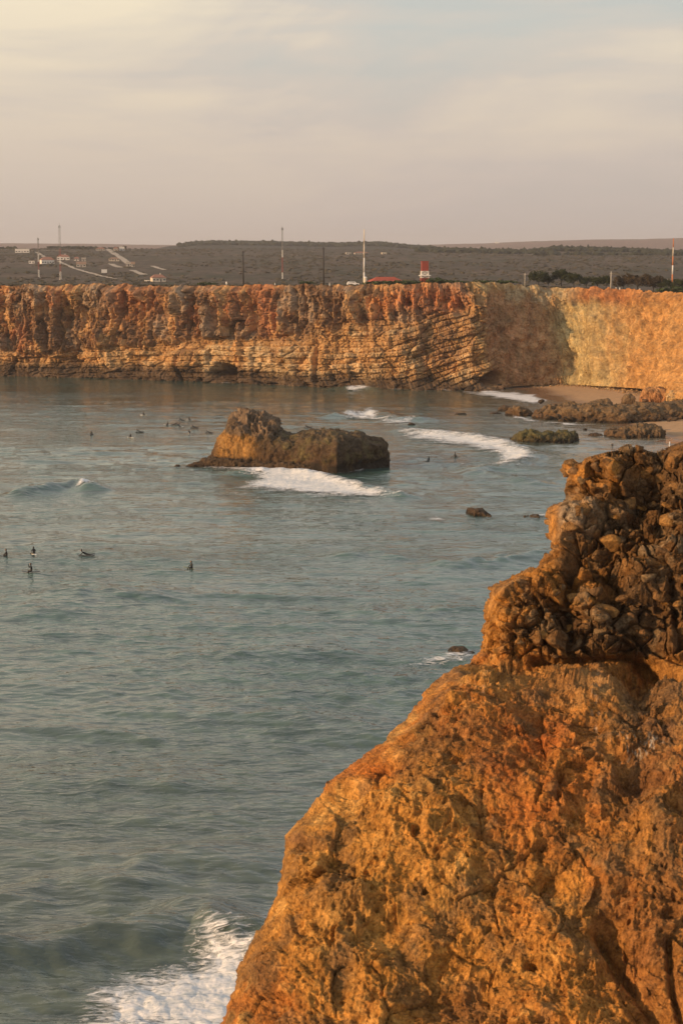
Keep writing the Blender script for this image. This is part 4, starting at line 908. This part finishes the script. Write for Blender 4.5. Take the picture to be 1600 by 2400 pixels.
# ------------------------------------------------------------------ buildings
M_white = plain('white_render', (.74, .70, .66), .85, .06); M_cream = plain('cream_render', (.60, .52, .42), .85, .08); M_grey = plain('grey_render', (.42, .38, .34), .9, .12)
M_rooft = plain('terracotta_roof', (.28, .14, .10), .9, .15, 2); M_roofr = plain('red_roof', (.36, .075, .04), .8, .12, 1.5); M_roofb = plain('brown_roof', (.26, .17, .12), .9, .15)
M_glass = plain('dark_glass', (.03, .032, .035), .25, .1, 1, .5); M_dark = plain('dark_metal', (.035, .03, .028), .6, .2); M_steel = plain('galvanised_steel', (.22, .21, .20), .5, .15, 3, .5)
M_redp = plain('red_paint', (.27, .06, .045), .6, .12); M_whitep = plain('white_paint', (.72, .70, .68), .6, .06); M_orangep = plain('orange_paint', (.52, .20, .09), .6, .12); M_conc = plain('pale_concrete', (.50, .46, .40), .9, .12)
def house(px, py, wpx, hpx, label, wall=M_white, roof=M_rooft, kind='hip', d0=1180., depth=8.0, rz=0.15, roof_h=.42, nwin=3, pos=None, chim=False, group=None):
    X, Y, Z = pos or on_land(px, py, d0); u = Y/4045.0; w_, h_ = wpx*u*.88, hpx*u*.88
    e = empty('house', (X, Y, Z-.3), rz, label=label, cat='house', group=group)
    hw = h_*(1-roof_h) if kind != 'flat' else h_
    MB().box(-w_/2, w_/2, -depth/2, depth/2, 0, hw+.3).build('wall', wall, e)
    zr = hw+.3
    if kind == 'flat':
        MB().box(-w_/2-.15, w_/2+.15, -depth/2-.15, -depth/2+.15, zr+.003, zr+.5).box(-w_/2-.15, -w_/2+.15, -depth/2+.153, depth/2, zr+.003, zr+.5).box(w_/2-.15, w_/2+.15, -depth/2+.153, depth/2, zr+.003, zr+.5).build('parapet', wall, e)
    else:
        o, rh = .35, h_*roof_h; ins = (w_*.27 if kind == 'hip' else 0); m = MB(); a, b = w_/2+o, depth/2+o
        m.add([(-a,-b,zr),(a,-b,zr),(a,b,zr),(-a,b,zr),(-a+ins,0,zr+rh),(a-ins,0,zr+rh),(-a,-b,zr-.2),(a,-b,zr-.2),(a,b,zr-.2),(-a,b,zr-.2)],
              [(0,1,5,4),(2,3,4,5),(1,2,5),(3,0,4),(0,6,7,1),(1,7,8,2),(2,8,9,3),(3,9,6,0),(6,9,8,7)])
        rf = m.build('roof', roof, e)
        if chim: MB().box(w_*.12, w_*.12+.8, -.4, .4, zr+rh*.4, zr+rh+.9).build('chimney', wall, rf)
    for k in range(nwin):
        x = -w_/2+w_*(k+.5)/nwin; ww = min(1.3, w_/nwin*.3)
        if k == nwin//2:
            MB().box(x-.5, x+.5, -depth/2-.05, -depth/2+.05, .3, 2.4).build('door', M_dark, e)
        else:
            f_ = MB().box(x-ww-.08, x+ww+.08, -depth/2-.04, -depth/2+.04, 1.15, 2.35).build('window', M_white if wall is not M_white else M_grey, e)
            MB().box(x-ww, x+ww, -depth/2-.06, -depth/2-.041, 1.23, 2.27).build('pane', M_glass, f_)
    return e
house(53, 592, 37, 9, 'long white flat-roofed building at the far left of the plain', kind='flat', nwin=5, depth=12)
house(111, 618, 34, 18, 'white house with brown hipped roof left of the second mast', roof=M_rooft, nwin=5, depth=11, rz=.35, d0=1350)
house(149, 609, 33, 14, 'white villa with red tiled roof at top of the white track', roof=M_rooft, nwin=4, depth=11, chim=True)
house(180, 611, 13, 10, 'small red-roofed house between the villa and the grey ruin', roof=M_rooft, nwin=3, depth=7)
house(197, 612, 12, 8, 'small pale flat-roofed house beside the small red-roofed house', wall=M_grey, kind='flat', nwin=3, depth=6)
house(191, 626, 25, 14, 'grey ruined-looking house below the small red-roofed house', wall=M_grey, roof=M_roofb, kind='gable', nwin=3, depth=8)
house(268, 612, 27, 10, 'long low house with brown roof beside the diagonal track', wall=M_cream, roof=M_roofb, nwin=4, depth=9)
house(236, 587, 24, 8, 'distant row house with dull pink roof on the skyline slope', wall=M_grey, roof=M_rooft, nwin=4, depth=9)
house(286, 587, 14, 9, 'distant white box house at top of the diagonal track', kind='flat', nwin=3, depth=8)
house(272, 587, 12, 9, 'distant house with dull red roof left of the white box house', wall=M_cream, roof=M_rooft, nwin=3, depth=8)
house(302, 624, 13, 10, 'pale stepped house at lower end of the diagonal track', wall=M_grey, kind='flat', nwin=3, depth=7)
house(312, 625, 9, 13, 'taller grey house joined to the pale stepped house', wall=M_grey, kind='gable', roof=M_roofb, nwin=2, depth=7)
house(371, 660, 36, 19, 'tan villa with hipped terracotta roof nearest to the cliff edge', wall=M_cream, roof=M_rooft, nwin=4, depth=9, rz=.3, d0=1210, chim=True)
house(75, 618, 15, 6, 'small low white shed left of the brown-roofed white house', kind='flat', nwin=2, depth=4)
house(846, 596, 36, 7, 'long pink-roofed building far behind the white flagpole mast', wall=M_grey, roof=M_rooft, nwin=5, depth=9)
house(816, 597, 13, 5, 'low pale hut left of the long pink-roofed building', wall=M_grey, kind='flat', nwin=2, depth=6)
house(899, 597, 12, 5, 'low pale hut right of the long pink-roofed building', wall=M_cream, kind='flat', nwin=2, depth=6)
for px, py, w_, lab in ((1372, 580, 7, 'tiny white farmhouse on the wooded ridge, left of three'), (1381, 579, 4, 'tiny white farmhouse on the wooded ridge, middle of three'), (1389, 579, 5, 'tiny white farmhouse on the wooded ridge, right of three')):
    D = 7200.; X = D*(px-800)/4045; house(px, py, w_, 4, lab, kind='flat', nwin=0, depth=10, pos=(X, D, H-(py-600)*D/4045-2))
D = 7400.; X = D*(1164-800)/4045; house(1164, 573, 9, 4, 'lone white farm on the distant purple hill', kind='flat', nwin=0, depth=12, pos=(X, D, float(terr(X, D))))
# big red roof near the edge
X, Y, Z = land_at(903, 45)
house(903, 0, 92, 26, 'low building with big bright red hipped roof behind the cliff edge', wall=M_white, roof=M_roofr, nwin=5, depth=15, rz=.12, roof_h=.55, pos=(X, Y, Z-.4))
M_dish = M_dark
# little things on the plain
def billboard():
    X, Y, Z = on_land(245, 644, 1180); u = Y/4045; e = empty('billboard', (X, Y, Z), .2, label='blank white billboard on two legs above the white track', cat='billboard')
    w_, h_ = 13*u, 8*u
    MB().box(-w_/2, w_/2, -.15, .15, 1.6, 1.6+h_).build('panel', M_whitep, e)
    for s_ in (-1, 1): MB().box(s_*w_*.3-.1, s_*w_*.3+.1, .16, .36, -.3, 1.6+h_*.8).build('leg', M_dark, e)
billboard()
X, Y, Z = on_land(345, 660, 1200)
tag(MB().box(-2, 2, -.3, .3, -.3, 1.0).box(-2.1, -1.6, -.35, .35, 1.003, 1.25).build('garden_wall', M_white), 'short low white garden wall beside the tan villa', 'wall').location = (X, Y, Z)

# ------------------------------------------------------------------ masts and poles
def lattice(e, h, w_, bands, leg_r=.08, m0=None):
    n = len(bands)
    for k, mat in enumerate(bands):
        z0, z1 = h*k/n, h*(k+1)/n; m = MB(); pts = [(w_*math.cos(a), w_*math.sin(a)) for a in (0.5, 0.5+2.094, 0.5+4.189)]
        for x, y in pts: m.tube((x, y, z0), (x, y, z1), leg_r, n=4)
        st = max(2, int((z1-z0)/(w_*2.4)))
        for q in range(st):
            a0, a1 = z0+(z1-z0)*q/st, z0+(z1-z0)*(q+1)/st
            for i in range(3):
                p, r_ = pts[i], pts[(i+1) % 3]; m.tube((*p, a0), (*r_, a1), leg_r*.6, n=3); m.tube((*p, a1), (*r_, a1), leg_r*.5, n=3)
        m.build('mast_section', mat, e)
def mast(px, py, top, label, bands, w_=.7, pos=None, leg_r=.1, top_piece=True):
    X, Y, Z = pos or on_land(px, py, 1185); h = (top-0)  # top = py of the tip
    zt = H-(top-600)*Y/4045*1.0; a_, b_ = ratios(float(px), float(top)); zt = H+Y*b_; h = zt-Z
    e = empty('radio_mast', (X, Y, Z), random.random(), label=label, cat='mast')
    lattice(e, h*.96, w_, bands, leg_r)
    MB().tube((0, 0, h*.95), (0, 0, h), .12, .05, 6).build('antenna', M_steel, e)
    MB().box(-1.0, 1.0, -1.0, 1.0, -.5, .4).build('footing', M_conc, e)
    if top_piece: MB().tube((-.6, 0, h*.93), (.6, 0, h*.93), .07, n=5).tube((-.6, 0, h*.91), (-.6, 0, h*.95), .12, n=6).tube((.6, 0, h*.91), (.6, 0, h*.95), .12, n=6).build('crossarm', M_dark, e)
    return e
W_, R_, S_c = M_whitep, M_redp, M_steel
mast(92, 651, 554, 'shorter lattice mast at left, pale painted at its foot', [W_, R_, W_, S_c, S_c], .55)
mast(143, 655, 523, 'tallest lattice mast, rising behind the white villa', [W_, R_, W_, R_, S_c, S_c, S_c], .75)
mast(662, 656, 528, 'slim red and white lattice mast in the middle of the plain', [W_, R_, R_, W_, S_c, S_c, S_c], .45)
def solid_mast(px, top, label, r_, mats, name='mast', cat='mast', back=30, cyl=False):
    X, Y, Z = land_at(px, back); a_, b_ = ratios(float(px), float(top)); h = H+Y*b_-Z
    e = empty(name, (X, Y, Z-.2), 0, label=label, cat=cat); n = len(mats)
    for k, m_ in enumerate(mats): MB().tube((0, 0, h*k/n), (0, 0, h*(k+1)/n), r_*(1-.45*k/n), r_*(1-.45*(k+1)/n), 8).build('pole_section', m_, e, smooth=True)
    MB().tube((0, 0, 0), (0, 0, .35), r_*2.2, r_*2.0, 8).build('base', M_conc, e)
    return e, h
e, h = solid_mast(853, 536, 'tall white mast beside the red-roofed building', .30, [W_, W_, M_cream, M_cream], back=36)
X, Y, Z = land_at(856, 33)
e = empty('round_turret', (X, Y, Z-.3), 0, label='white round turret standing at the left end of the red roof', cat='turret')
MB().tube((0, 0, 0), (0, 0, 3.0), .62, .58, 14).build('wall', M_cream, e, smooth=True); MB().tube((0, 0, 3.003), (0, 0, 3.4), .68, .2, 14).build('cap', M_white, e)
e, h = solid_mast(1576, 557, 'tall orange and white mast at the right edge above the trees', .34, [M_orangep, M_orangep, W_, M_orangep, M_cream, M_orangep], back=120)
def pole(px, top, label, mat, r_, back=12, arm=.9):
    X, Y, Z = land_at(px, back); a_, b_ = ratios(float(px), float(top)); h = H+Y*b_-Z+.5
    e = empty('utility_pole', (X, Y, Z-.5), 0, label=label, cat='pole')
    MB().tube((0, 0, 0), (0, 0, h), r_, r_*.7, 8).build('shaft', mat, e, smooth=True)
    MB().box(-arm/2, arm/2, -.06, .06, h-.7, h-.58).build('crossarm', mat, e)
    for s_ in (-1, 1): MB().tube((s_*arm*.42, 0, h-.575), (s_*arm*.42, 0, h-.4), .06, n=5).build('insulator', M_dark, e)
pole(570, 588, 'thin black pole at cliff edge, left of the two', M_dark, .24)
pole(758, 579, 'thin black pole at cliff edge, right of the two', M_dark, .24)
pole(1230, 639, 'thin pale lamp pole at the left end of the dark trees', M_conc, .13, 8)
pole(1432, 636, 'pale concrete pole in front of the dark trees', M_conc, .18, 8)
# red and white tower
X, Y, Z = land_at(995, 40); u = Y/4045
e = empty('lattice_tower', (X, Y, Z-.8), .1, label='short red and white lattice tower with red tank on top', cat='tower')
hh = H+Y*ratios(995., 612.)[1]-Z+.8
def leg4(e, z0, z1, w0, w1, mat):
    m = MB(); P0 = [(-w0,-w0),(w0,-w0),(w0,w0),(-w0,w0)]; P1 = [(-w1,-w1),(w1,-w1),(w1,w1),(-w1,w1)]
    for a_, b_ in zip(P0, P1): m.tube((*a_, z0), (*b_, z1), .14, n=5)
    for i in range(4):
        j = (i+1) % 4; m.tube((*P0[i], z0), (*P1[j], z1), .10, n=4); m.tube((*P0[j], z0), (*P1[i], z1), .10, n=4); m.tube((*P1[i], z1), (*P1[j], z1), .12, n=4)
    m.build('tower_section', mat, e)
leg4(e, 0, hh*.18, 1.45, 1.38, M_redp); leg4(e, hh*.18, hh*.36, 1.38, 1.3, M_redp); leg4(e, hh*.36, hh*.48, 1.3, 1.22, W_); leg4(e, hh*.48, hh*.62, 1.22, 1.15, W_)
MB().box(-1.9, 1.9, -1.6, 1.6, hh*.44, hh*.47).build('platform', M_whitep, e)
tk = MB().box(-1.15, 1.15, -1.15, 1.15, hh*.625, hh*.95).build('tank', M_redp, e); MB().box(-1.25, 1.25, -1.25, 1.25, hh*.953, hh).build('tank_rim', M_redp, tk)
MB().box(-1.2, 1.2, .3, 1.0, 0, hh*.34).build('base_cabin', M_redp, e)
# small things along the rim
def rim_box(px, back, w_, h_, d_, name, label, cat, mat, z=0):
    X, Y, Z = land_at(px, back); e = MB().box(-w_/2, w_/2, -d_/2, d_/2, 0, h_).box(-w_*.3, w_*.3, -d_*.35, d_*.35, h_+.003, h_*1.45).build(name, mat); e.location = (X, Y, Z-.05+z); return tag(e, label, cat)
def car(px, back, label, s=1.0):
    X, Y, Z = land_at(px, back); e = empty('parked_car', (X, Y, Z), .1, label=label, cat='car')
    MB().add([(-2.1,-.85,.35),(2.1,-.85,.35),(2.1,.85,.35),(-2.1,.85,.35),(-2.05,-.8,.95),(2.0,-.8,.85),(2.0,.8,.85),(-2.05,.8,.95),(-1.6,-.68,1.45),(.6,-.68,1.45),(.6,.68,1.45),(-1.6,.68,1.45),(1.2,-.75,.9),(1.2,.75,.9)],
             [(0,1,5,12,4),(3,7,13,6,2),(0,4,7,3),(1,2,6,5),(5,6,13,12),(12,13,10,9),(8,9,10,11),(4,8,11,7),(4,12,9,8),(7,11,10,13),(0,3,2,1)]).build('body', M_whitep, e)
    for x in (-1.3, 1.35):
        for y in (-.82, .82): MB().tube((x, y-.1, .33), (x, y+.1, .33), .33, n=12).build('wheel', M_dark, e)
    MB().box(-1.3, .4, -.735, -.70, 1.0, 1.35).build('side_window', M_glass, e)
car(827, 30, 'white vehicle parked left of the turret and red roof')
for px, lab in ((644, 'small white marker post at cliff edge left of the right black pole'), (772, 'small white marker post at cliff edge right of the right black pole'), (1444, 'short white marker post just right of the concrete pole'), (1453, 'taller white marker post right of the concrete pole'), (1500, 'lone white marker post at cliff edge far right')):
    rim_box(px, 6, .35, .8, .35, 'marker_post', lab, 'post', M_whitep)

# ------------------------------------------------------------------ trees and shrubs
def crown_mesh(name, seed, w_, h_, n=1500, leaf=.28, squat=.75):
    r_ = np.random.default_rng(seed); cl = []
    for k in range(11): 
        a = r_.random()*6.28; rr = w_*.36*math.sqrt(r_.random()); cl.append((rr*math.cos(a), rr*math.sin(a), h_*(.42+.42*r_.random()), w_*(.13+.12*r_.random())))
    V = []; F = []
    for k in range(n):
        c = cl[r_.integers(len(cl))]; d = r_.normal(size=3); d /= np.linalg.norm(d); rad = c[3]*(.55+.5*r_.random())
        p = np.array(c[:3])+d*rad*np.array([1, 1, squat]); u = r_.normal(size=3); u /= np.linalg.norm(u); v = np.cross(u, d+.01); v /= np.linalg.norm(v)+1e-6
        s_ = leaf*(.6+.9*r_.random()); b0 = len(V); V += [p-u*s_, p+v*s_*.7, p+u*s_, p-v*s_*.7]; F.append((b0, b0+1, b0+2, b0+3))
    return np_mesh(name, V, F, smooth=False), cl
def tree_kit(seed, w_, h_, mat, n=1500, leaf=.3):
    me, cl = crown_mesh('crown', seed, w_, h_, n, leaf); me.materials.append(mat)
    m = MB().tube((0, 0, -.5), (0, 0, h_*.45), .22, .15, 8)
    for c in cl[:6]: m.tube((0, 0, h_*.25), c[:3], .10, .03, 5)
    tm = m.mesh('trunk', True); tm.materials.append(M_dark); return me, tm
kits = [tree_kit(1, 10, 7.0, M_tree), tree_kit(2, 8, 7.6, M_tree), tree_kit(3, 9, 6.0, M_tree), tree_kit(4, 11, 6.4, M_drytree, 1700)]
def tree(px, back, kit, s_, label, sw=1.0, name='tree', zoff=0):
    X, Y, Z = land_at(px, back); e = empty(name, (X, Y, Z+zoff), random.random()*6.28, label=label, cat='tree', group='dark trees behind the cliff edge on the right'); e.scale = (s_*sw, s_*sw, s_)
    link('crown', kits[kit][0], None, e); link('trunk', kits[kit][1], None, e)
for px, kt, s_, sw, lab in ((1262, 0, .86, 1.0, 'round dark green tree beside the thin pale lamp pole'), (1316, 1, .92, 1.0, 'tallest dark green tree, second round crown from the left'), (1345, 0, .85, .9, 'bushy green tree right of the tallest dark tree'),
        (1374, 2, .72, .8, 'small dark tree in the dip of the tree row'), (1400, 2, .80, .8, 'thin greyish tree just left of the concrete pole'), (1422, 1, .70, .8, 'green tree directly behind the concrete pole'),
        (1462, 3, .78, .9, 'brownish low tree right of the concrete pole'), (1495, 3, .92, 1.1, 'widest brown tree in the right part of the row'), (1532, 3, .88, 1.0, 'brown broad tree left of the orange mast'),
        (1562, 2, .72, .9, 'small dark tree at the foot of the orange mast'), (1596, 0, .72, 1.0, 'dark tree at the right edge of the picture'), (1285, 2, .72, .8, 'low dark tree between the first and the tallest tree')):
    tree(px, 62, kt, s_, lab, sw)
shr = [crown_mesh('leaves', 30+k, 2.6, 1.6, 420, .14)[0] for k in range(3)]
for m_ in shr: m_.materials.append(M_shrub)
def shrub(px, back, s_, lab, w_=1.0, z=0):
    X, Y, Z = land_at(px, back); e = link('shrub', shr[int(px) % 3], None, None, loc=(X, Y, Z+z-.3*s_), label=lab, cat='shrub', group='shrubs along the cliff edge'); e.scale = (s_*w_, s_*w_, s_)
for px, s_, w_, lab in ((485, 1.0, 3, 'flat dark green shrub on the cliff edge left of the black poles'), (715, 1.3, 2.2, 'green shrub hanging over the cliff edge between the black poles'), (878, 1.2, 3, 'green shrub in front of the left half of the red roof'), (905, 1.3, 3, 'green shrub in front of the middle of the red roof'),
        (940, 1.3, 3, 'green shrub in front of the right end of the red roof'), (968, 1.2, 2.4, 'shrub between the red roof and the lattice tower'), (1020, 1.9, 1.6, 'bushy green shrub at right foot of the lattice tower'), (1040, 1.3, 2, 'low shrub further right of the lattice tower'),
        (1075, 1.0, 3, 'dark low shrub above the rust-red corner of the cliff'), (1130, 1.3, 3, 'dark long shrub at top of the shaded slope'), (1180, 1.4, 3, 'dark shrub left of the pale lamp pole'), (1580, 1.8, 3, 'green shrub on the rim at the right edge')):
    shrub(px, 18, s_, lab, w_)

# ------------------------------------------------------------------ surfers
def skin_mat(name, suit, skin=(.42, .24, .16), hair=(.03, .02, .015)):
    return plain(name, suit, .55, .15, 3, .4)
M_suit = plain('black_neoprene', (.012, .012, .013), .5, .2, 3, .4); M_skin = plain('tanned_skin', (.42, .24, .15), .6, .1, 3); M_hair = plain('dark_hair', (.03, .02, .014), .7, .2, 8)
M_suitr = plain('red_neoprene', (.40, .07, .04), .55, .15, 3, .4); M_bwhite = plain('white_board', (.72, .70, .64), .3, .05, 1, .5); M_bgreen = plain('olive_board', (.32, .30, .12), .35, .1, 1, .5); M_bdark = plain('dark_board', (.05, .05, .055), .35, .1, 1, .5)
POSE = {
 'sit': dict(pel=(0,0,.12), ch=(.04,0,.47), nk=(.06,0,.66), hd=(.09,0,.80), sh=(.03,.17,.58), el=(.15,.27,.36), ha=(.36,.20,.20), hp=(.02,.10,.08), kn=(.42,.27,.10), ft=(.34,.33,-.35)),
 'arm': dict(pel=(0,0,.12), ch=(.03,0,.50), nk=(.05,0,.70), hd=(.09,0,.85), sh=(.02,.17,.62), el=(.30,.22,.52), ha=(.34,.12,.80), hp=(.02,.10,.06), kn=(.40,.26,.06), ft=(.32,.32,-.38)),
 'prone': dict(pel=(0,0,.20), ch=(.42,0,.36), nk=(.58,0,.50), hd=(.66,0,.64), sh=(.47,.18,.42), el=(.62,.32,.22), ha=(.88,.30,.06), hp=(-.06,.10,.17), kn=(-.48,.11,.16), ft=(-.90,.11,.22)),
 'stand': dict(pel=(0,0,.95), ch=(.02,0,1.28), nk=(.02,0,1.47), hd=(.04,0,1.62), sh=(.0,.18,1.40), el=(.02,.26,1.10), ha=(.10,.24,.86), hp=(0,.10,.88), kn=(.06,.12,.48), ft=(-.02,.13,.06)),
}
def body_mesh(pose):
    p = POSE[pose]; V = [p['pel'], p['ch'], p['nk'], p['hd']]; Rr_ = [.135, .155, .06, .095]; E = [(0, 1), (1, 2), (2, 3)]
    hd = Vector(p['hd']); up = (hd-Vector(p['nk'])).normalized()
    V.append(tuple(hd+up*.10)); Rr_.append(.085); E.append((3, 4))
    for s_ in (1, -1):
        fl = lambda q: (q[0], q[1]*s_, q[2])
        b0 = len(V); ha = Vector(fl(p['ha'])); el = Vector(fl(p['el'])); hand = ha+(ha-el).normalized()*.10
        V += [fl(p['sh']), fl(p['el']), fl(p['ha']), tuple(hand)]; Rr_ += [.07, .05, .033, .035]; E += [(1, b0), (b0, b0+1), (b0+1, b0+2), (b0+2, b0+3)]
        b0 = len(V); ft = Vector(fl(p['ft'])); toe = ft+Vector((.16, 0, -.02) if pose != 'prone' else (-.14, 0, -.02))
        V += [fl(p['hp']), fl(p['kn']), fl(p['ft']), tuple(toe)]; Rr_ += [.095, .065, .045, .035]; E += [(0, b0), (b0, b0+1), (b0+1, b0+2), (b0+2, b0+3)]
    me = bpy.data.meshes.new('body'); me.from_pydata(V, E, []); bm = bmesh.new(); bm.from_mesh(me)
    lay_ = bm.verts.layers.skin.verify(); bm.verts.ensure_lookup_table()
    for v, r_ in zip(bm.verts, Rr_): v[lay_].radius = (r_, r_); v[lay_].use_root = False
    bm.verts[0][lay_].use_root = True; bm.to_mesh(me); bm.free()
    return me
def baked(pose):
    o = bpy.data.objects.new('tmp', body_mesh(pose)); COL.objects.link(o)
    o.modifiers.new('s', 'SKIN'); m = o.modifiers.new('d', 'SUBSURF'); m.levels = 2
    dg = bpy.context.evaluated_depsgraph_get(); me = bpy.data.meshes.new_from_object(o.evaluated_get(dg)); bpy.data.objects.remove(o)
    for q in me.polygons: q.use_smooth = True
    me.name = 'body'; return me
BOD = {k: baked(k) for k in POSE}
def face_mesh(pose):
    p = POSE[pose]; c = Vector(p['hd'])+Vector((.045, 0, .04)); m = MB()
    bm = bmesh.new(); bmesh.ops.create_uvsphere(bm, u_segments=12, v_segments=8, radius=1)
    for v in bm.verts: v.co = Vector((v.co.x*.07, v.co.y*.075, v.co.z*.10))+c
    n0 = bmesh.ops.create_cone(bm, segments=6, radius1=.018, radius2=.004, depth=.04)['verts']
    for v in n0: v.co = Matrix.Rotation(math.pi/2, 3, 'Y')@v.co+c+Vector((.08, 0, -.005))
    me = bpy.data.meshes.new('face'); bm.to_mesh(me); bm.free(); me.materials.append(M_skin); return me
def hair_mesh(pose):
    p = POSE[pose]; c = Vector(p['hd'])+Vector((-.01, 0, .06)); bm = bmesh.new(); bmesh.ops.create_uvsphere(bm, u_segments=12, v_segments=8, radius=1)
    for v in bm.verts: v.co = Vector((v.co.x*.105, v.co.y*.10, max(v.co.z, -.5)*.105))+c
    me = bpy.data.meshes.new('hair'); bm.to_mesh(me); bm.free(); me.materials.append(M_hair); return me
FAC = {k: face_mesh(k) for k in POSE}; HAI = {k: hair_mesh(k) for k in POSE}
def board_mesh():
    n = 15; rows_ = []
    for i in range(n):
        t = i/(n-1); x = -1.0+2.15*t; w_ = .27*max(.02, math.sin(math.pi*min(1, t*1.02)**.9))**.6; z = .0+.16*max(0, t-.7)**2*6
        rows_.append([(x, -w_, z), (x, -w_*.6, z+.035), (x, 0, z+.045), (x, w_*.6, z+.035), (x, w_, z), (x, w_*.6, z-.03), (x, 0, z-.035), (x, -w_*.6, z-.03)])
    V = [p for r_ in rows_ for p in r_]; F = grid_faces(n, 8, wrap=True)
    return np_mesh('surfboard', V, F)
BM = {k: board_mesh() for k in 'wgd'}
for k, m_ in (('w', M_bwhite), ('g', M_bgreen), ('d', M_bdark)): BM[k].materials.append(m_)
def surfer(px, py, pose, rz, label, suit=M_suit, board='w', blabel=None, tilt=0, sc=1.0, zoff=.05):
    X, Y, _ = on_sea(float(px), float(py)); X, Y = float(X), float(Y); Z = float(sea_z(np.array([X]), np.array([Y]))[0])+zoff
    e = empty('person', (X, Y, Z), rz, label=label, cat='person', group='surfers in the bay'); e.scale = (sc,)*3
    me = BOD[pose].copy() if suit is not M_suit else BOD[pose]
    if not me.materials: me.materials.append(suit)
    link('body', me, None, e); link('face', FAC[pose], None, e); link('hair', HAI[pose], None, e)
    if board:
        o = link('surfboard', BM[board], None, None, loc=(X, Y, Z+.02), label=blabel, cat='surfboard', group='surfboards under the surfers'); o.scale = (sc,)*3
        o.rotation_euler = (0, -tilt, rz)
        if pose != 'prone': o.location.z -= .03
L_ = math.pi
S1 = 1.12
surfer(17, 1308, 'sit', L_+.25, 'surfer in black sitting on a board at the left edge, facing left', board='d', blabel='dark board under the surfer at the left edge', tilt=.10, sc=S1)
surfer(80, 1301, 'sit', L_*.65, 'surfer in black sitting hunched, second from the left edge', blabel='white board under the hunched second surfer from the left', sc=S1)
surfer(75, 1349, 'arm', L_+.1, 'surfer in black raising a hand to the face, lowest in the photo', board='d', blabel='dark board under the surfer raising a hand', sc=S1, zoff=.12)
surfer(204, 1305, 'prone', L_+.05, 'surfer in black lying on a board with chest raised, near the left', board='d', blabel='dark board under the near prone surfer', sc=S1)
surfer(450, 1337, 'sit', L_+.5, 'surfer in black sitting alone behind an olive board nose', board='g', blabel='olive board with raised nose under the lone surfer', tilt=.22, sc=S1)
surfer(336, 973, 'sit', -.4, 'farthest surfer, sitting alone nearest to the far cliff', blabel='white board under the farthest surfer')
surfer(427, 987, 'prone', L_, 'paddling surfer, left of the top pair left of the sea stack', board='d', blabel='dark board of the left surfer in the top pair')
surfer(443, 986, 'sit', 0, 'sitting surfer, right of the top pair left of the sea stack', blabel='white board of the right surfer in the top pair')
surfer(394, 997, 'sit', L_+.2, 'sitting surfer at left end of the row of three', blabel='white board with its nose out, left end of the row of three')
surfer(410, 997, 'prone', 0, 'prone surfer with raised head to the right, middle of the row of three', board='d', blabel='dark board in the middle of the row of three')
surfer(420, 1001, 'sit', .2, 'sitting surfer at right end of the row of three', blabel='white board at right end of the row of three')
surfer(328, 1014, 'prone', L_, 'prone surfer paddling left beside the red-suited surfer', board='d', blabel='dark board of the prone surfer beside the red-suited one')
surfer(307, 1027, 'sit', L_*.8, 'surfer in a red top sitting on a board', suit=M_suitr, blabel='white board under the red-topped surfer')
surfer(214, 1020, 'sit', L_*.4, 'dark surfer sitting apart, leftmost of the far group', board='d', blabel='dark board under the leftmost surfer of the far group')
surfer(457, 1006, 'prone', L_, 'reddish prone surfer trailing a wake left of the sea stack', suit=M_suitr, board='d', blabel='board under the reddish prone surfer')
surfer(444, 1017, 'sit', L_*.55, 'sitting surfer with a white board upright beside, just left of the stack', blabel='white board sticking up beside the sitting surfer', tilt=.35)
surfer(491, 1016, 'prone', L_, 'prone surfer closest to the sea stack', board='d', blabel='dark board under the prone surfer closest to the stack')
surfer(722, 1002, 'prone', L_, 'prone surfer behind the saddle of the sea stack', board='d', blabel='dark board of the surfer behind the sea stack')
surfer(1005, 1081, 'sit', L_+.3, 'surfer sitting right of the sea stack, left of the two', blabel='white board of the left surfer right of the stack', tilt=.2)
surfer(1065, 1072, 'sit', -.3, 'surfer sitting beside the crescent of foam, right of the two', board='d', blabel='dark board of the surfer beside the foam crescent')
surfer(1435, 1047, 'arm', L_, 'swimmer mostly under water in the shallows above the near crag', board=None, zoff=-.45)
X, Y, _ = on_sea(1568., 1052., .3); X, Y = float(X), float(Y)
e = empty('person', (X, Y, max(.3, (X-float(shore_x(Y)))*.03)), 2.6, label='person standing on the sand, seen just over the top of the near crag', cat='person')
link('body', BOD['stand'], None, e); link('face', FAC['stand'], None, e); link('hair', HAI['stand'], None, e)
X, Y, Z = land_at(530, 8)
e = empty('person', (X, Y, Z-.1), 1.2, label='dark figure standing on the cliff edge left of the black poles', cat='person')
link('body', BOD['stand'], None, e); link('face', FAC['stand'], None, e); link('hair', HAI['stand'], None, e)

# ------------------------------------------------------------------ air
hz = bpy.data.materials.new('haze_air'); hz.use_nodes = True; ht = hz.node_tree; ht.nodes.clear()
ho = N(ht, 'ShaderNodeOutputMaterial'); pv = N(ht, 'ShaderNodeVolumePrincipled', i_Density=HAZE)
pv.inputs['Color'].default_value = (.95, .93, .97, 1); pv.inputs['Anisotropy'].default_value = 0.2; ht.links.new(pv.outputs[0], ho.inputs['Volume'])
MB().box(-16000, 16000, -60, 14500, -9, 190).build('haze', hz, kind='stuff')
